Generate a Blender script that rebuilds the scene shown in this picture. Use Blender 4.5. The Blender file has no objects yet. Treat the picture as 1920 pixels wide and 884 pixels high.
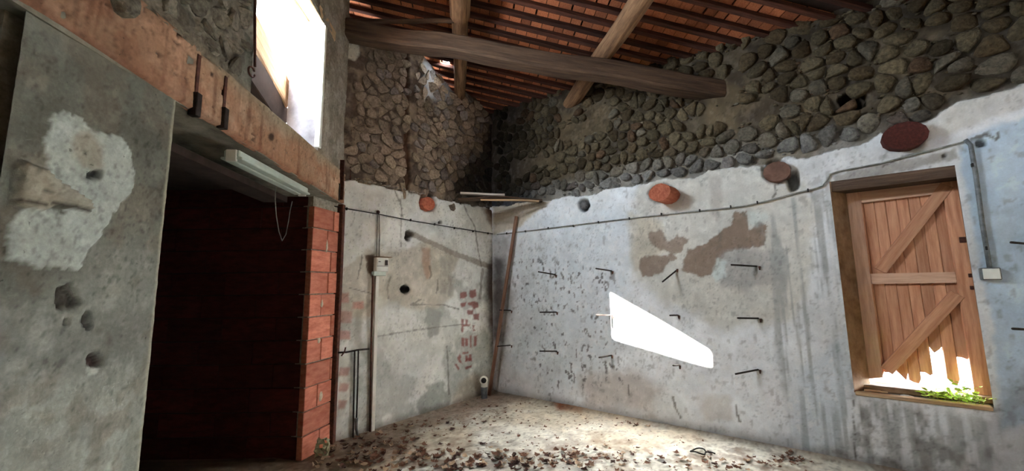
import bpy, math, random
import numpy as np
from mathutils import Vector, Matrix

# ------------------------------------------------------------------ camera, sky, sun, exposure
F_PX, PITCH, ROLL, CH = 740.0, math.atan(95.0/740.0), math.radians(0.8), 1.5
FW = np.array([0, math.cos(PITCH), math.sin(PITCH)])
U0 = np.array([0, -math.sin(PITCH), math.cos(PITCH)]); R0 = np.array([1.0, 0, 0])
RT = math.cos(ROLL)*R0 - math.sin(ROLL)*U0
UP = math.cos(ROLL)*U0 + math.sin(ROLL)*R0
sc = bpy.context.scene
COL = sc.collection
cam_d = bpy.data.cameras.new('camera'); cam = bpy.data.objects.new('camera', cam_d); COL.objects.link(cam)
cam_d.sensor_width = 36; cam_d.sensor_fit = 'HORIZONTAL'; cam_d.lens = 36*F_PX/1920; cam_d.clip_start = 0.05; cam_d.clip_end = 500
M = Matrix.Identity(4)
for i in range(3):
    M[i][0] = RT[i]; M[i][1] = UP[i]; M[i][2] = -FW[i]
M[2][3] = CH
cam.matrix_world = M
sc.camera = cam

W = bpy.data.worlds.new('world'); sc.world = W; W.use_nodes = True
bg = W.node_tree.nodes['Background']
bg.inputs['Color'].default_value = (0.80, 0.91, 1.0, 1); bg.inputs['Strength'].default_value = 22
SUN_DIR = Vector((0.728, 0.344, -0.594))
sl = bpy.data.lights.new('sun', 'SUN'); sl.energy = 70; sl.angle = math.radians(0.8); sl.color = (1.0, 0.97, 0.92)
so = bpy.data.objects.new('sun', sl); COL.objects.link(so); so.location = (-8, -3, 9)
so.rotation_euler = SUN_DIR.to_track_quat('-Z', 'Y').to_euler()
sc.view_settings.view_transform = 'Standard'
try: sc.view_settings.look = 'None'
except Exception: pass
sc.view_settings.gamma = 1; sc.view_settings.use_curve_mapping = False
sc.view_settings.exposure = 2.6
sc.cycles.max_bounces = 10; sc.cycles.diffuse_bounces = 7
sc.cycles.caustics_reflective = False; sc.cycles.caustics_refractive = False

# ------------------------------------------------------------------ geometry helpers
def ray(x, y): return FW + (x-960)/F_PX*RT + (442-y)/F_PX*UP
def floor_pt(x, y, z=0.0):
    d = ray(x, y); t = (z-CH)/d[2]; return np.array([0, 0, CH]) + t*d
def proj(X, Y, Z):
    """photo pixel of points given as arrays"""
    Zc = Z-CH
    dep = X*FW[0]+Y*FW[1]+Zc*FW[2]
    dep = np.where(dep < 0.15, 0.15, dep)
    return 960+F_PX*(X*RT[0]+Y*RT[1]+Zc*RT[2])/dep, 442-F_PX*(X*UP[0]+Y*UP[1]+Zc*UP[2])/dep
class Plane:
    """vertical wall plane: s along the wall, z up, o into the room"""
    def __init__(s, a, b=None, d=None):
        s.a = np.array(a[:2], float)
        if d is None:
            d = np.array(b[:2], float)-s.a
        s.d = np.array(d, float)/np.linalg.norm(d)
        s.n = np.array([s.d[1], -s.d[0]])
    def on(s, x, y, o=0.0):
        a = s.a+s.n*o; r = ray(x, y); t = (a@s.n)/(r[:2]@s.n)
        P = r*t+np.array([0, 0, CH]); return float((P[:2]-a)@s.d), float(P[2])
    def P(s, u, z, o=0.0):
        q = s.a+s.d*u+s.n*o; return np.array([q[0], q[1], z])
    def px(s, x, y, o=0.0):
        u, z = s.on(x, y, o); return s.P(u, z, o)
    def mat(s):
        m = Matrix.Identity(4)
        for i in range(2):
            m[i][0] = s.d[i]; m[i][1] = -s.n[i]; m[i][3] = s.a[i]
        return m
cA0, cCor, cB4 = floor_pt(628, 832), floor_pt(925, 737), floor_pt(1590, 868)
A = Plane(cA0, cCor); B = Plane(cCor, cB4)
C = Plane((-1.40, 0), d=(-.0934, .9956))
BR = Plane(floor_pt(563, 866), floor_pt(615, 836))         # lit face of the brick jamb
LA = float(np.linalg.norm(cCor[:2]-cA0[:2]))
RA, RB, RC = 5.015, -0.20, -0.149                           # roof underside z = RA + RB x + RC y
def roof_z(x, y): return RA+RB*x+RC*y
def on_roof(x, y, drop=0.0):
    r = ray(x, y); t = (RA-drop-CH)/(r[2]-RB*r[0]-RC*r[1]); return np.array([0, 0, CH])+t*r

# numpy noise
def _h(ix, iy, seed):
    n = (ix.astype(np.int64)*374761393 + iy.astype(np.int64)*668265263 + seed*1442695041) & 0xffffffff
    n = ((n ^ (n >> 13))*1274126177) & 0xffffffff
    n = ((n ^ (n >> 16))*2246822519) & 0xffffffff
    return ((n ^ (n >> 15)) & 0xffffff)/float(0xffffff)
def noise(x, y, seed=0):
    x = np.asarray(x, float); y = np.asarray(y, float)
    ix = np.floor(x); iy = np.floor(y); fx = x-ix; fy = y-iy
    fx = fx*fx*(3-2*fx); fy = fy*fy*(3-2*fy)
    a = _h(ix, iy, seed); b = _h(ix+1, iy, seed); c = _h(ix, iy+1, seed); d = _h(ix+1, iy+1, seed)
    return (a*(1-fx)+b*fx)*(1-fy)+(c*(1-fx)+d*fx)*fy
def fbm(x, y, seed=0, o=4, g=0.5):
    v = 0; a = 1; t = 0
    for k in range(o):
        v = v+a*noise(x*2**k+17*k, y*2**k-11*k, seed+k*31); t += a; a *= g
    return v/t
def sm(e0, e1, x):
    t = np.clip((x-e0)/(e1-e0), 0, 1); return t*t*(3-2*t)
def lin(r, g, b):
    f = lambda c: (c/255/12.92) if c/255 <= .04045 else ((c/255+.055)/1.055)**2.4
    return np.array([f(r), f(g), f(b)])
def poly_mask(U, V, pts, soft=3.0, jag=6.0, fr=0.06, seed=0):
    """1 inside the outline (photo pixels of that wall), with a ragged edge"""
    pts = np.array(pts, float)
    d = np.full(U.shape, 1e9); ins = np.zeros(U.shape, bool)
    n = len(pts)
    for i in range(n):
        x1, y1 = pts[i]; x2, y2 = pts[(i+1) % n]
        ex, ey = x2-x1, y2-y1; L = ex*ex+ey*ey+1e-9
        t = np.clip(((U-x1)*ex+(V-y1)*ey)/L, 0, 1)
        d = np.minimum(d, np.hypot(U-x1-t*ex, V-y1-t*ey))
        c = ((y1 > V) != (y2 > V)) & (U < (x2-x1)*(V-y1)/((y2-y1) if y2 != y1 else 1e-9)+x1)
        ins ^= c
    sd = np.where(ins, d, -d)+jag*(fbm(U*fr, V*fr, seed, 4, .6)*2-1)
    return sm(-soft, soft, sd)
def line_mask(U, V, pts, w, jag=1.5, seed=0):
    d = np.full(U.shape, 1e9)
    for (x1, y1), (x2, y2) in zip(pts[:-1], pts[1:]):
        ex, ey = x2-x1, y2-y1; L = ex*ex+ey*ey+1e-9
        t = np.clip(((U-x1)*ex+(V-y1)*ey)/L, 0, 1)
        d = np.minimum(d, np.hypot(U-x1-t*ex, V-y1-t*ey))
    d = d+jag*(noise(U*.25, V*.25, seed)*2-1)
    return 1-sm(w*.5, w*.5+1.6, d)
def mix(c, col, m):
    m = np.asarray(m)[..., None]; return c*(1-m)+np.asarray(col)*m

# ------------------------------------------------------------------ object helpers
def add(o, parent=None, label=None, cat=None, group=None, kind=None):
    COL.objects.link(o)
    if parent is not None: o.parent = parent
    if label: o['label'] = label
    if cat: o['category'] = cat
    if group: o['group'] = group
    if kind: o['kind'] = kind
    return o
def mesh_of(name, verts, faces, mat, cols=None, smooth=True, uniq=True):
    me = bpy.data.meshes.new(name)
    me.from_pydata([tuple(map(float, v)) for v in verts] if not isinstance(verts, np.ndarray) else verts.tolist(), [], faces if isinstance(faces, list) else faces.tolist())
    if mat is not None: me.materials.append(mat)
    if smooth: me.polygons.foreach_set('use_smooth', [True]*len(me.polygons))
    if cols is not None:
        ca = me.color_attributes.new('Col', 'FLOAT_COLOR', 'POINT')
        c = np.ones((len(me.vertices), 4)); c[:, :3] = cols
        ca.data.foreach_set('color', c.ravel())
    me.update(); return me
def obj(name, verts, faces, mat, parent=None, cols=None, smooth=True, mw=None, **k):
    o = bpy.data.objects.new(name, mesh_of(name, verts, faces, mat, cols, smooth))
    if mw is not None: o.matrix_world = mw
    return add(o, parent, **k)
def empty(name, loc, label=None, cat=None, group=None, kind=None, mw=None):
    o = bpy.data.objects.new(name, None); o.empty_display_size = .1
    if mw is not None: o.matrix_world = mw
    else: o.location = tuple(map(float, loc))
    return add(o, None, label, cat, group, kind)
def frame(P, X, Yv=None, Zv=None):
    """matrix with origin P, local X along X and local Z near Zv"""
    X = Vector(X).normalized(); Zv = Vector(Zv if Zv is not None else (0, 0, 1))
    Y = Zv.cross(X).normalized(); Z = X.cross(Y)
    m = Matrix.Identity(4)
    for i in range(3):
        m[i][0] = X[i]; m[i][1] = Y[i]; m[i][2] = Z[i]; m[i][3] = float(P[i])
    return m
def put(o, mw, parent=None):
    """set a world matrix for a child of an un-linked parent chain"""
    if parent is not None:
        o.matrix_parent_inverse = parent.matrix_world.inverted()
    o.matrix_basis = mw
    return o
bpy_upd = lambda: bpy.context.view_layer.update()
def box_vf(x0, x1, y0, y1, z0, z1, ch=0.0):
    """box, edges of every face chamfered by ch (24 verts) or plain (8)"""
    if ch <= 0:
        v = [(x, y, z) for x in (x0, x1) for y in (y0, y1) for z in (z0, z1)]
        f = [(0, 1, 3, 2), (4, 6, 7, 5), (0, 4, 5, 1), (2, 3, 7, 6), (0, 2, 6, 4), (1, 5, 7, 3)]
        return v, f
    v = []; idx = {}
    for i, x in enumerate((x0, x1)):
        for j, y in enumerate((y0, y1)):
            for k, z in enumerate((z0, z1)):
                sx, sy, sz = (1, -1)[i]*ch, (1, -1)[j]*ch, (1, -1)[k]*ch
                idx[i, j, k, 0] = len(v); v.append((x, y+sy, z+sz))
                idx[i, j, k, 1] = len(v); v.append((x+sx, y, z+sz))
                idx[i, j, k, 2] = len(v); v.append((x+sx, y+sy, z))
    g = idx; f = []
    f.append((g[0,0,0,0], g[0,0,1,0], g[0,1,1,0], g[0,1,0,0])); f.append((g[1,0,0,0], g[1,1,0,0], g[1,1,1,0], g[1,0,1,0]))
    f.append((g[0,0,0,1], g[1,0,0,1], g[1,0,1,1], g[0,0,1,1])); f.append((g[0,1,0,1], g[0,1,1,1], g[1,1,1,1], g[1,1,0,1]))
    f.append((g[0,0,0,2], g[0,1,0,2], g[1,1,0,2], g[1,0,0,2])); f.append((g[0,0,1,2], g[1,0,1,2], g[1,1,1,2], g[0,1,1,2]))
    for j in (0, 1):
        for k in (0, 1):
            f.append((g[0,j,k,1], g[0,j,k,2], g[1,j,k,2], g[1,j,k,1]))
    for i in (0, 1):
        for k in (0, 1):
            f.append((g[i,0,k,0], g[i,0,k,2], g[i,1,k,2], g[i,1,k,0]))
        for j in (0, 1):
            f.append((g[i,j,0,0], g[i,j,0,1], g[i,j,1,1], g[i,j,1,0]))
    for i in (0, 1):
        for j in (0, 1):
            for k in (0, 1):
                f.append((g[i,j,k,0], g[i,j,k,1], g[i,j,k,2]))
    return v, f
def box(name, x0, x1, y0, y1, z0, z1, mat, parent=None, ch=0.0, mw=None, smooth=False, **k):
    v, f = box_vf(x0, x1, y0, y1, z0, z1, ch)
    return obj(name, v, f, mat, parent, None, smooth, mw, **k)
def merge(parts):
    V, Fc = [], []
    for v, f in parts:
        n = len(V); V += [tuple(p) for p in v]; Fc += [tuple(i+n for i in q) for q in f]
    return V, Fc
def tube_vf(pts, r, n=8, cap=True):
    pts = [Vector(tuple(map(float, p))) for p in pts]; V, Fc = [], []
    rr = r if isinstance(r, (list, tuple)) else [r]*len(pts)
    T0 = (pts[1]-pts[0]).normalized()
    ref = Vector((0, 0, 1)) if abs(T0.z) < .9 else Vector((1, 0, 0))
    N = (ref-T0*ref.dot(T0)).normalized()
    for i, p in enumerate(pts):
        a = pts[max(i-1, 0)]; b = pts[min(i+1, len(pts)-1)]
        T = (b-a).normalized(); N = (N-T*N.dot(T)).normalized(); Bn = T.cross(N)
        for k in range(n):
            t = 2*math.pi*k/n; V.append(p+(N*math.cos(t)+Bn*math.sin(t))*rr[i])
    for i in range(len(pts)-1):
        for k in range(n):
            k2 = (k+1) % n
            Fc.append((i*n+k, i*n+k2, (i+1)*n+k2, (i+1)*n+k))
    if cap:
        Fc.append(tuple(range(n))[::-1]); Fc.append(tuple((len(pts)-1)*n+k for k in range(n)))
    return V, Fc
def tube(name, pts, r, mat, parent=None, n=8, **k):
    v, f = tube_vf(pts, r, n); return obj(name, v, f, mat, parent, None, True, **k)
def round_box(w, h, ch=.2):
    """cross-section of a hewn timber"""
    c = ch*min(w, h); a, b = w/2, h/2
    return [(-a, -b+c), (-a+c, -b), (a-c, -b), (a, -b+c), (a, b-c), (a-c, b), (-a+c, b), (-a, b-c)]
def timber(name, P, Q, w, h, mat, parent=None, seed=0, rough=.012, ch=.15, rnd=False, taper=1.0, seg=None, zv=None, bow=0.0, **k):
    """hewn beam or log from P to Q with its grain along local X"""
    P = np.array(P, float); Q = np.array(Q, float); L = float(np.linalg.norm(Q-P))
    n = 14 if rnd else 8
    sec = [(math.cos(2*math.pi*i/n)*w/2, math.sin(2*math.pi*i/n)*h/2) for i in range(n)] if rnd else round_box(w, h, ch)
    seg = seg or max(2, int(L/.12)); V, Fc = [], []
    for i in range(seg+1):
        t = i/seg; s = 1+(taper-1)*t
        for j, (a, b) in enumerate(sec):
            k1 = 1+rough*8*(float(noise(t*L*3.1+seed, j*.9 if rnd else j*1.7, seed))-.5)
            V.append((t*L, a*s*k1+rough*(float(noise(t*L*1.3, seed*.7, seed+3))-.5)*3, b*s*k1+rough*(float(noise(t*L*1.7, 5+seed, seed+5))-.5)*3+bow*math.sin(math.pi*t)))
    for i in range(seg):
        for j in range(n):
            j2 = (j+1) % n; Fc.append((i*n+j, i*n+j2, (i+1)*n+j2, (i+1)*n+j))
    base = len(V); V += V[:n]+V[seg*n:seg*n+n]
    Fc.append(tuple(base+j for j in range(n))[::-1]); Fc.append(tuple(base+n+j for j in range(n)))
    m = frame(P, Q-P, Zv=zv)
    o = obj(name, V, Fc, mat, None, None, rnd, None, **k)
    if parent is not None:
        o.parent = parent; o.matrix_parent_inverse = parent.matrix_basis.inverted()
    o.matrix_basis = m
    return o

# ------------------------------------------------------------------ materials
def nt(name):
    m = bpy.data.materials.new(name); m.use_nodes = True
    t = m.node_tree; b = t.nodes['Principled BSDF']
    b.inputs['Specular IOR Level'].default_value = .25
    return m, t, b
def node(t, ty, **kw):
    n = t.nodes.new(ty)
    for k, v in kw.items(): setattr(n, k, v)
    return n
def noise_node(t, vec, scale, detail=5, rough=.6):
    n = node(t, 'ShaderNodeTexNoise'); n.inputs['Scale'].default_value = scale
    n.inputs['Detail'].default_value = detail; n.inputs['Roughness'].default_value = rough
    t.links.new(vec, n.inputs['Vector']); return n.outputs['Fac']
def ramp(t, fac, stops):
    r = node(t, 'ShaderNodeValToRGB'); e = r.color_ramp.elements
    while len(e) < len(stops): e.new(.5)
    for el, (p, c) in zip(e, stops): el.position = p; el.color = (*c, 1) if len(c) == 3 else c
    t.links.new(fac, r.inputs['Fac']); return r.outputs['Color']
def mul(t, a, b, f=1.0):
    n = node(t, 'ShaderNodeMix', data_type='RGBA', blend_type='MULTIPLY'); n.inputs[0].default_value = f
    t.links.new(a, n.inputs[6]); t.links.new(b, n.inputs[7]); return n.outputs[2]
def bump(t, b, hgt, strength, dist=.01):
    n = node(t, 'ShaderNodeBump'); n.inputs['Strength'].default_value = strength; n.inputs['Distance'].default_value = dist
    t.links.new(hgt, n.inputs['Height']); t.links.new(n.outputs[0], b.inputs['Normal'])
def gray(v): return (v, v, v)
def mat_col(name, rough=.95, fine=.25, scale=60, bstr=.5, bdist=.006, speck=0.0):
    """colour from the mesh's own paint and wear, with fine grain"""
    m, t, b = nt(name); b.inputs['Roughness'].default_value = rough; b.inputs['Specular IOR Level'].default_value = .12
    at = node(t, 'ShaderNodeAttribute', attribute_name='Col'); tc = node(t, 'ShaderNodeTexCoord').outputs['Object']
    f1 = noise_node(t, tc, scale, 6, .65); f2 = noise_node(t, tc, scale*.12, 6, .7)
    c = mul(t, at.outputs['Color'], ramp(t, f1, [(.3, gray(1-fine)), (.7, gray(1+fine*.35))]))
    c = mul(t, c, ramp(t, f2, [(.3, gray(1-fine*.6)), (.65, gray(1.04))]))
    if speck:
        v = noise_node(t, tc, 38, 3, .5)
        c = mul(t, c, ramp(t, v, [(.255, gray(1-speck)), (.30, gray(1))]))
    t.links.new(c, b.inputs['Base Color'])
    a = node(t, 'ShaderNodeMath', operation='ADD'); t.links.new(f1, a.inputs[0]); t.links.new(f2, a.inputs[1])
    bump(t, b, a.outputs[0], bstr, bdist); return m
def mat_noise(name, c1, c2, scale=20, rough=.8, bstr=.3, bdist=.004, stretch=None, metal=0.0, rand=0.0, detail=6, lo=.35, hi=.65):
    m, t, b = nt(name); b.inputs['Roughness'].default_value = rough; b.inputs['Metallic'].default_value = metal
    tc = node(t, 'ShaderNodeTexCoord').outputs['Object']
    oi = node(t, 'ShaderNodeObjectInfo')
    mp = node(t, 'ShaderNodeMapping'); t.links.new(tc, mp.inputs['Vector'])
    if stretch: mp.inputs['Scale'].default_value = stretch
    cm = node(t, 'ShaderNodeCombineXYZ'); ml = node(t, 'ShaderNodeMath', operation='MULTIPLY'); ml.inputs[1].default_value = 37.0
    t.links.new(oi.outputs['Random'], ml.inputs[0])
    for i in range(3): t.links.new(ml.outputs[0], cm.inputs[i])
    t.links.new(cm.outputs[0], mp.inputs['Location'])
    f = noise_node(t, mp.outputs['Vector'], scale, detail, .65)
    c = ramp(t, f, [(lo, c1), (hi, c2)])
    if rand:
        c = mul(t, c, ramp(t, oi.outputs['Random'], [(0, gray(1-rand)), (1, gray(1+rand*.5))]))
    t.links.new(c, b.inputs['Base Color']); bump(t, b, f, bstr, bdist); return m
M_PLASTER = mat_col('old_plaster', .95, .10, 70, .4, .005, speck=.18)
M_ROUGH = mat_col('rough_render', .97, .35, 45, .9, .012)
M_STONE = mat_col('field_stone', .95, .55, 34, 1.0, .014)
M_FLOOR = mat_col('dusty_concrete_floor', .95, .2, 30, .7, .006)
M_PIER = mat_col('cement_render', .95, .22, 55, .6, .006, speck=.5)
M_LINTEL = mat_noise('stained_concrete', lin(150, 106, 78), lin(192, 158, 128), 5, .95, .5, .01, (1.0, 3, 1.0))
M_BEAM = mat_noise('old_beam_wood', lin(56, 42, 33), lin(96, 75, 59), 5, .9, .8, .012, (.5, 7, 7), lo=.3, hi=.7)
M_LOG = mat_noise('debarked_log_wood', lin(90, 64, 46), lin(146, 112, 82), 5, .85, .6, .01, (.6, 6, 6))
M_RAFT = mat_noise('rafter_wood', lin(56, 34, 28), lin(90, 54, 42), 6, .9, .5, .006, (.6, 8, 8), rand=.35)
M_TILE = mat_noise('terracotta_tile', lin(146, 82, 53), lin(184, 116, 79), 14, .9, .4, .004, rand=.45)
M_TAN = mat_noise('weathered_tan_wood', lin(168, 132, 98), lin(208, 178, 142), 5, .85, .6, .008, (.6, 7, 7))
M_DOOR = mat_noise('varnished_pine', lin(186, 128, 96), lin(220, 168, 134), 4, .7, .35, .003, (.7, 9, 9), rand=.22)
M_DOOR2 = mat_noise('faded_pine', lin(196, 152, 128), lin(228, 192, 166), 4, .75, .35, .003, (.7, 9, 9), rand=.12)
M_REVEAL = mat_noise('brown_reveal_render', lin(118, 92, 68), lin(160, 132, 104), 7, .95, .6, .008)
M_BRICK = mat_noise('hollow_red_brick', lin(186, 108, 86), lin(216, 142, 118), 9, .9, .35, .003, (1, 1, 3), rand=.28)
M_BRICKD = mat_noise('hollow_red_brick_shaded', lin(62, 26, 22), lin(88, 40, 34), 9, .9, .35, .003, (1, 1, 3), rand=.3)  # alcove copy of the brick, shade of the recess put into the colour
M_MORTAR = mat_noise('grey_mortar', lin(120, 116, 104), lin(162, 156, 142), 30, .95, .8, .006)
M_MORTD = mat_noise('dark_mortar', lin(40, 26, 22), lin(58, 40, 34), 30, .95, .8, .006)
M_RUST = mat_noise('rusty_iron', lin(58, 36, 30), lin(98, 60, 46), 30, .8, .4, .003)
M_IRON = mat_noise('dark_iron', lin(34, 30, 28), lin(62, 52, 46), 40, .6, .3, .002, metal=.3)
M_PIPE = mat_noise('dull_metal_pipe', lin(92, 96, 98), lin(132, 136, 138), 20, .55, .2, .002, metal=.3)
M_CABLE = mat_noise('grimy_cable', lin(112, 112, 106), lin(160, 160, 152), 20, .7, .2, .001)
M_BLACK = mat_noise('black_plastic', lin(26, 24, 23), lin(44, 40, 38), 20, .7, .1, .001)
M_WHITE = mat_noise('white_plastic', lin(226, 228, 220), lin(242, 243, 236), 8, .5, .1, .001)
M_LAMP = mat_noise('painted_batten_metal', lin(180, 194, 184), lin(206, 216, 206), 6, .5, .1, .001)
M_SAWN = mat_noise('red_painted_sawn_wood', lin(150, 80, 60), lin(186, 110, 84), 9, .9, .8, .01, (1, 5, 5))
M_SAWND = mat_noise('dark_red_sawn_wood', lin(66, 32, 28), lin(88, 44, 38), 9, .9, .8, .01, (1, 5, 5))
M_LEAF = [mat_noise('dead_leaf_%s' % n, lin(*a), lin(*b), 25, .9, .3, .003) for n, a, b in
          (('brown', (92, 62, 48), (128, 92, 72)), ('tan', (150, 124, 100), (188, 164, 138)), ('dark', (58, 38, 32), (84, 58, 48)))]
M_GREEN = mat_noise('fresh_green_leaf', lin(158, 188, 56), lin(206, 226, 110), 20, .7, .2, .002)
M_OUT = mat_noise('pale_road', lin(150, 158, 170), lin(176, 184, 194), 3, .95, .2, .003)
M_OUTW = mat_noise('white_outside_wall', lin(222, 220, 214), lin(240, 238, 232), 3, .95, .2, .003)
M_DARK = mat_noise('dark_backing_board', lin(40, 30, 26), lin(60, 46, 40), 6, .95, .3, .004)

# ------------------------------------------------------------------ walls as displaced grids
def grid_surface(name, pl, S, Z, fn, mat, parent=None, hole=None, kind=None, o0=0.0, **k):
    """S, Z: coordinate arrays; fn(s, z, U, V) -> (offset into room, colour); hole(s, z) True where open"""
    SS, ZZ = np.meshgrid(S, Z)
    X = pl.a[0]+pl.d[0]*SS; Y = pl.a[1]+pl.d[1]*SS
    U, V = proj(X, Y, ZZ)
    off, col = fn(SS, ZZ, U, V)
    nz, ns = SS.shape
    verts = np.stack([SS, -(off+o0), ZZ], -1).reshape(-1, 3)
    idx = np.arange(nz*ns).reshape(nz, ns)
    q = np.stack([idx[:-1, :-1], idx[:-1, 1:], idx[1:, 1:], idx[1:, :-1]], -1).reshape(-1, 4)
    if hole is not None:
        cs = (SS[:-1, :-1]+SS[1:, 1:])/2; cz = (ZZ[:-1, :-1]+ZZ[1:, 1:])/2
        q = q[~hole(cs, cz).ravel()]
    return obj(name, verts, q, mat, parent, col.reshape(-1, 3), True, pl.mat(), kind=kind, **k)
def steps(brk, h):
    out = []
    for a, b in zip(brk[:-1], brk[1:]):
        n = max(1, int(round((b-a)/h))); out += list(np.linspace(a, b, n, endpoint=False))
    return np.array(out+[brk[-1]])

# Voronoi masonry
def clip(poly, px, py, nx, ny):
    out = []
    for i in range(len(poly)):
        a = poly[i]; b = poly[(i+1) % len(poly)]
        da = (a[0]-px)*nx+(a[1]-py)*ny; db = (b[0]-px)*nx+(b[1]-py)*ny
        if da <= 0: out.append(a)
        if (da < 0 < db) or (db < 0 < da):
            t = da/(da-db); out.append((a[0]+t*(b[0]-a[0]), a[1]+t*(b[1]-a[1])))
    return out
def masonry_cells(s0, s1, z0, z1, w, h, inside, seed, tilt=0.0):
    """irregular coursed cells; w, h may be functions of s; returns [(centre, polygon)]"""
    rnd = random.Random(seed); pts = []; z = z0
    while z < z1:
        s = s0-rnd.random()*.1
        while s < s1:
            ww = (w(s) if callable(w) else w)*rnd.uniform(.5, 1.75)
            pts.append((s+ww/2, z+(h*(rnd.random()-.5))*1.05+tilt*math.sin(s*1.9))); s += ww
        z += h
    out = []
    for i, (x, y) in enumerate(pts):
        if not inside(x, y): continue
        R = .3; poly = [(x-R, y-R*.7), (x+R, y-R*.7), (x+R, y+R*.7), (x-R, y+R*.7)]
        for j, (a, b) in enumerate(pts):
            if j == i or abs(a-x) > .45 or abs(b-y) > .4: continue
            nx, ny = a-x, b-y
            poly = clip(poly, (a+x)/2, (b+y)/2, nx, ny)
            if len(poly) < 3: break
        if len(poly) >= 3: out.append(((x, y), poly))
    return out
def stone_vf(c, poly, rnd, gap, depth, lift, tilt, flat=.5):
    flat = flat*rnd.uniform(.85, 1.15)
    """one stone: rounded outline, bulged face"""
    cx = sum(p[0] for p in poly)/len(poly); cy = sum(p[1] for p in poly)/len(poly)
    P = []; gap = gap*rnd.uniform(.6, 2.2)
    n = len(poly)
    for i in range(n):                       # cut the corners
        a = poly[i]; b = poly[(i+1) % n]
        for t in (.25, .75): P.append((a[0]+(b[0]-a[0])*t, a[1]+(b[1]-a[1])*t))
    if flat < .8:
        P = [((P[i-1][0]+2*P[i][0]+P[(i+1) % len(P)][0])/4, (P[i-1][1]+2*P[i][1]+P[(i+1) % len(P)][1])/4) for i in range(len(P))]
    while len(P) > 12:                       # drop the shortest edge
        k = min(range(len(P)), key=lambda i: (P[i][0]-P[i-1][0])**2+(P[i][1]-P[i-1][1])**2)
        P[k-1] = ((P[k][0]+P[k-1][0])/2, (P[k][1]+P[k-1][1])/2); P.pop(k)
    Q = []
    for (x, y) in P:
        dx, dy = x-cx, y-cy; r = math.hypot(dx, dy)+1e-6
        k = max(.35, (r-gap*rnd.uniform(.7, 1.6))/r)
        Q.append((dx*k, dy*k))
    tx, ty = rnd.uniform(-tilt, tilt), rnd.uniform(-tilt, tilt)*.8-tilt*.25
    m = len(Q); V = []
    for k, o in ((1.0, -depth), (.97, lift*.45), (flat, lift)):
        for (x, y) in Q:
            r1 = rnd.uniform(.94, 1.05) if k < 1 else 1
            V.append((cx+x*k*r1, -(o+(tx*x+ty*y)*(1 if o > 0 else 0)+rnd.uniform(-.003, .003)), cy+y*k*r1))
    V.append((cx, -(lift*1.05), cy))
    Fc = []
    for L in (0, 1):
        for i in range(m):
            j = (i+1) % m; Fc.append((L*m+i, L*m+j, (L+1)*m+j, (L+1)*m+i))
    for i in range(m): Fc.append((2*m+i, 2*m+(i+1) % m, 3*m))
    return V, Fc
def build_stones(cells, wall, pl, colf, seed, gap, depth, lift, tilt, nmax=290, rank=None, flat=.55, mat=None, name='stone', o0=0.0, smooth=True):
    rnd = random.Random(seed)
    if rank: cells = sorted(cells, key=rank)
    rest, rc = [], []
    for i, (c, poly) in enumerate(cells):
        lf = lift*rnd.uniform(.5, 1.35)
        v, f = stone_vf(c, poly, rnd, gap, depth, lf, tilt, flat)
        if o0: v = [(a, b-o0, z) for a, b, z in v]
        col = np.array(colf(c[0], c[1], rnd))
        if i < nmax:
            o = obj(name, v, f, mat or M_STONE, wall, np.tile(col, (len(v), 1)), smooth)
        else:
            rest.append((v, f)); rc.append(np.tile(col, (len(v), 1)))
    if rest:
        v, f = merge(rest)
        obj(name+'_filling', v, f, mat or M_STONE, wall, np.concatenate(rc), True, kind='stuff')

def mottle(c, S, Z, seed, amt=1.0):
    a = fbm(S*3.1, Z*3.1, seed, 5, .6)-.5; b = fbm(S*13, Z*11, seed+1, 4, .6)-.5
    c = c*(1+amt*(.55*a+.40*b))[..., None]
    k = fbm(S*70, Z*52, seed+2, 2)*(.70+.55*fbm(S*3, Z*3, seed+3, 3))
    c = mix(c, c*.6, sm(.72, .80, k)*min(amt, 1)*.8)
    w = fbm(S*24, Z*18, seed+4, 4, .6)
    return mix(c, np.minimum(c*1.22+.02, .86), sm(.56, .66, w)*.6*amt)
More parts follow.
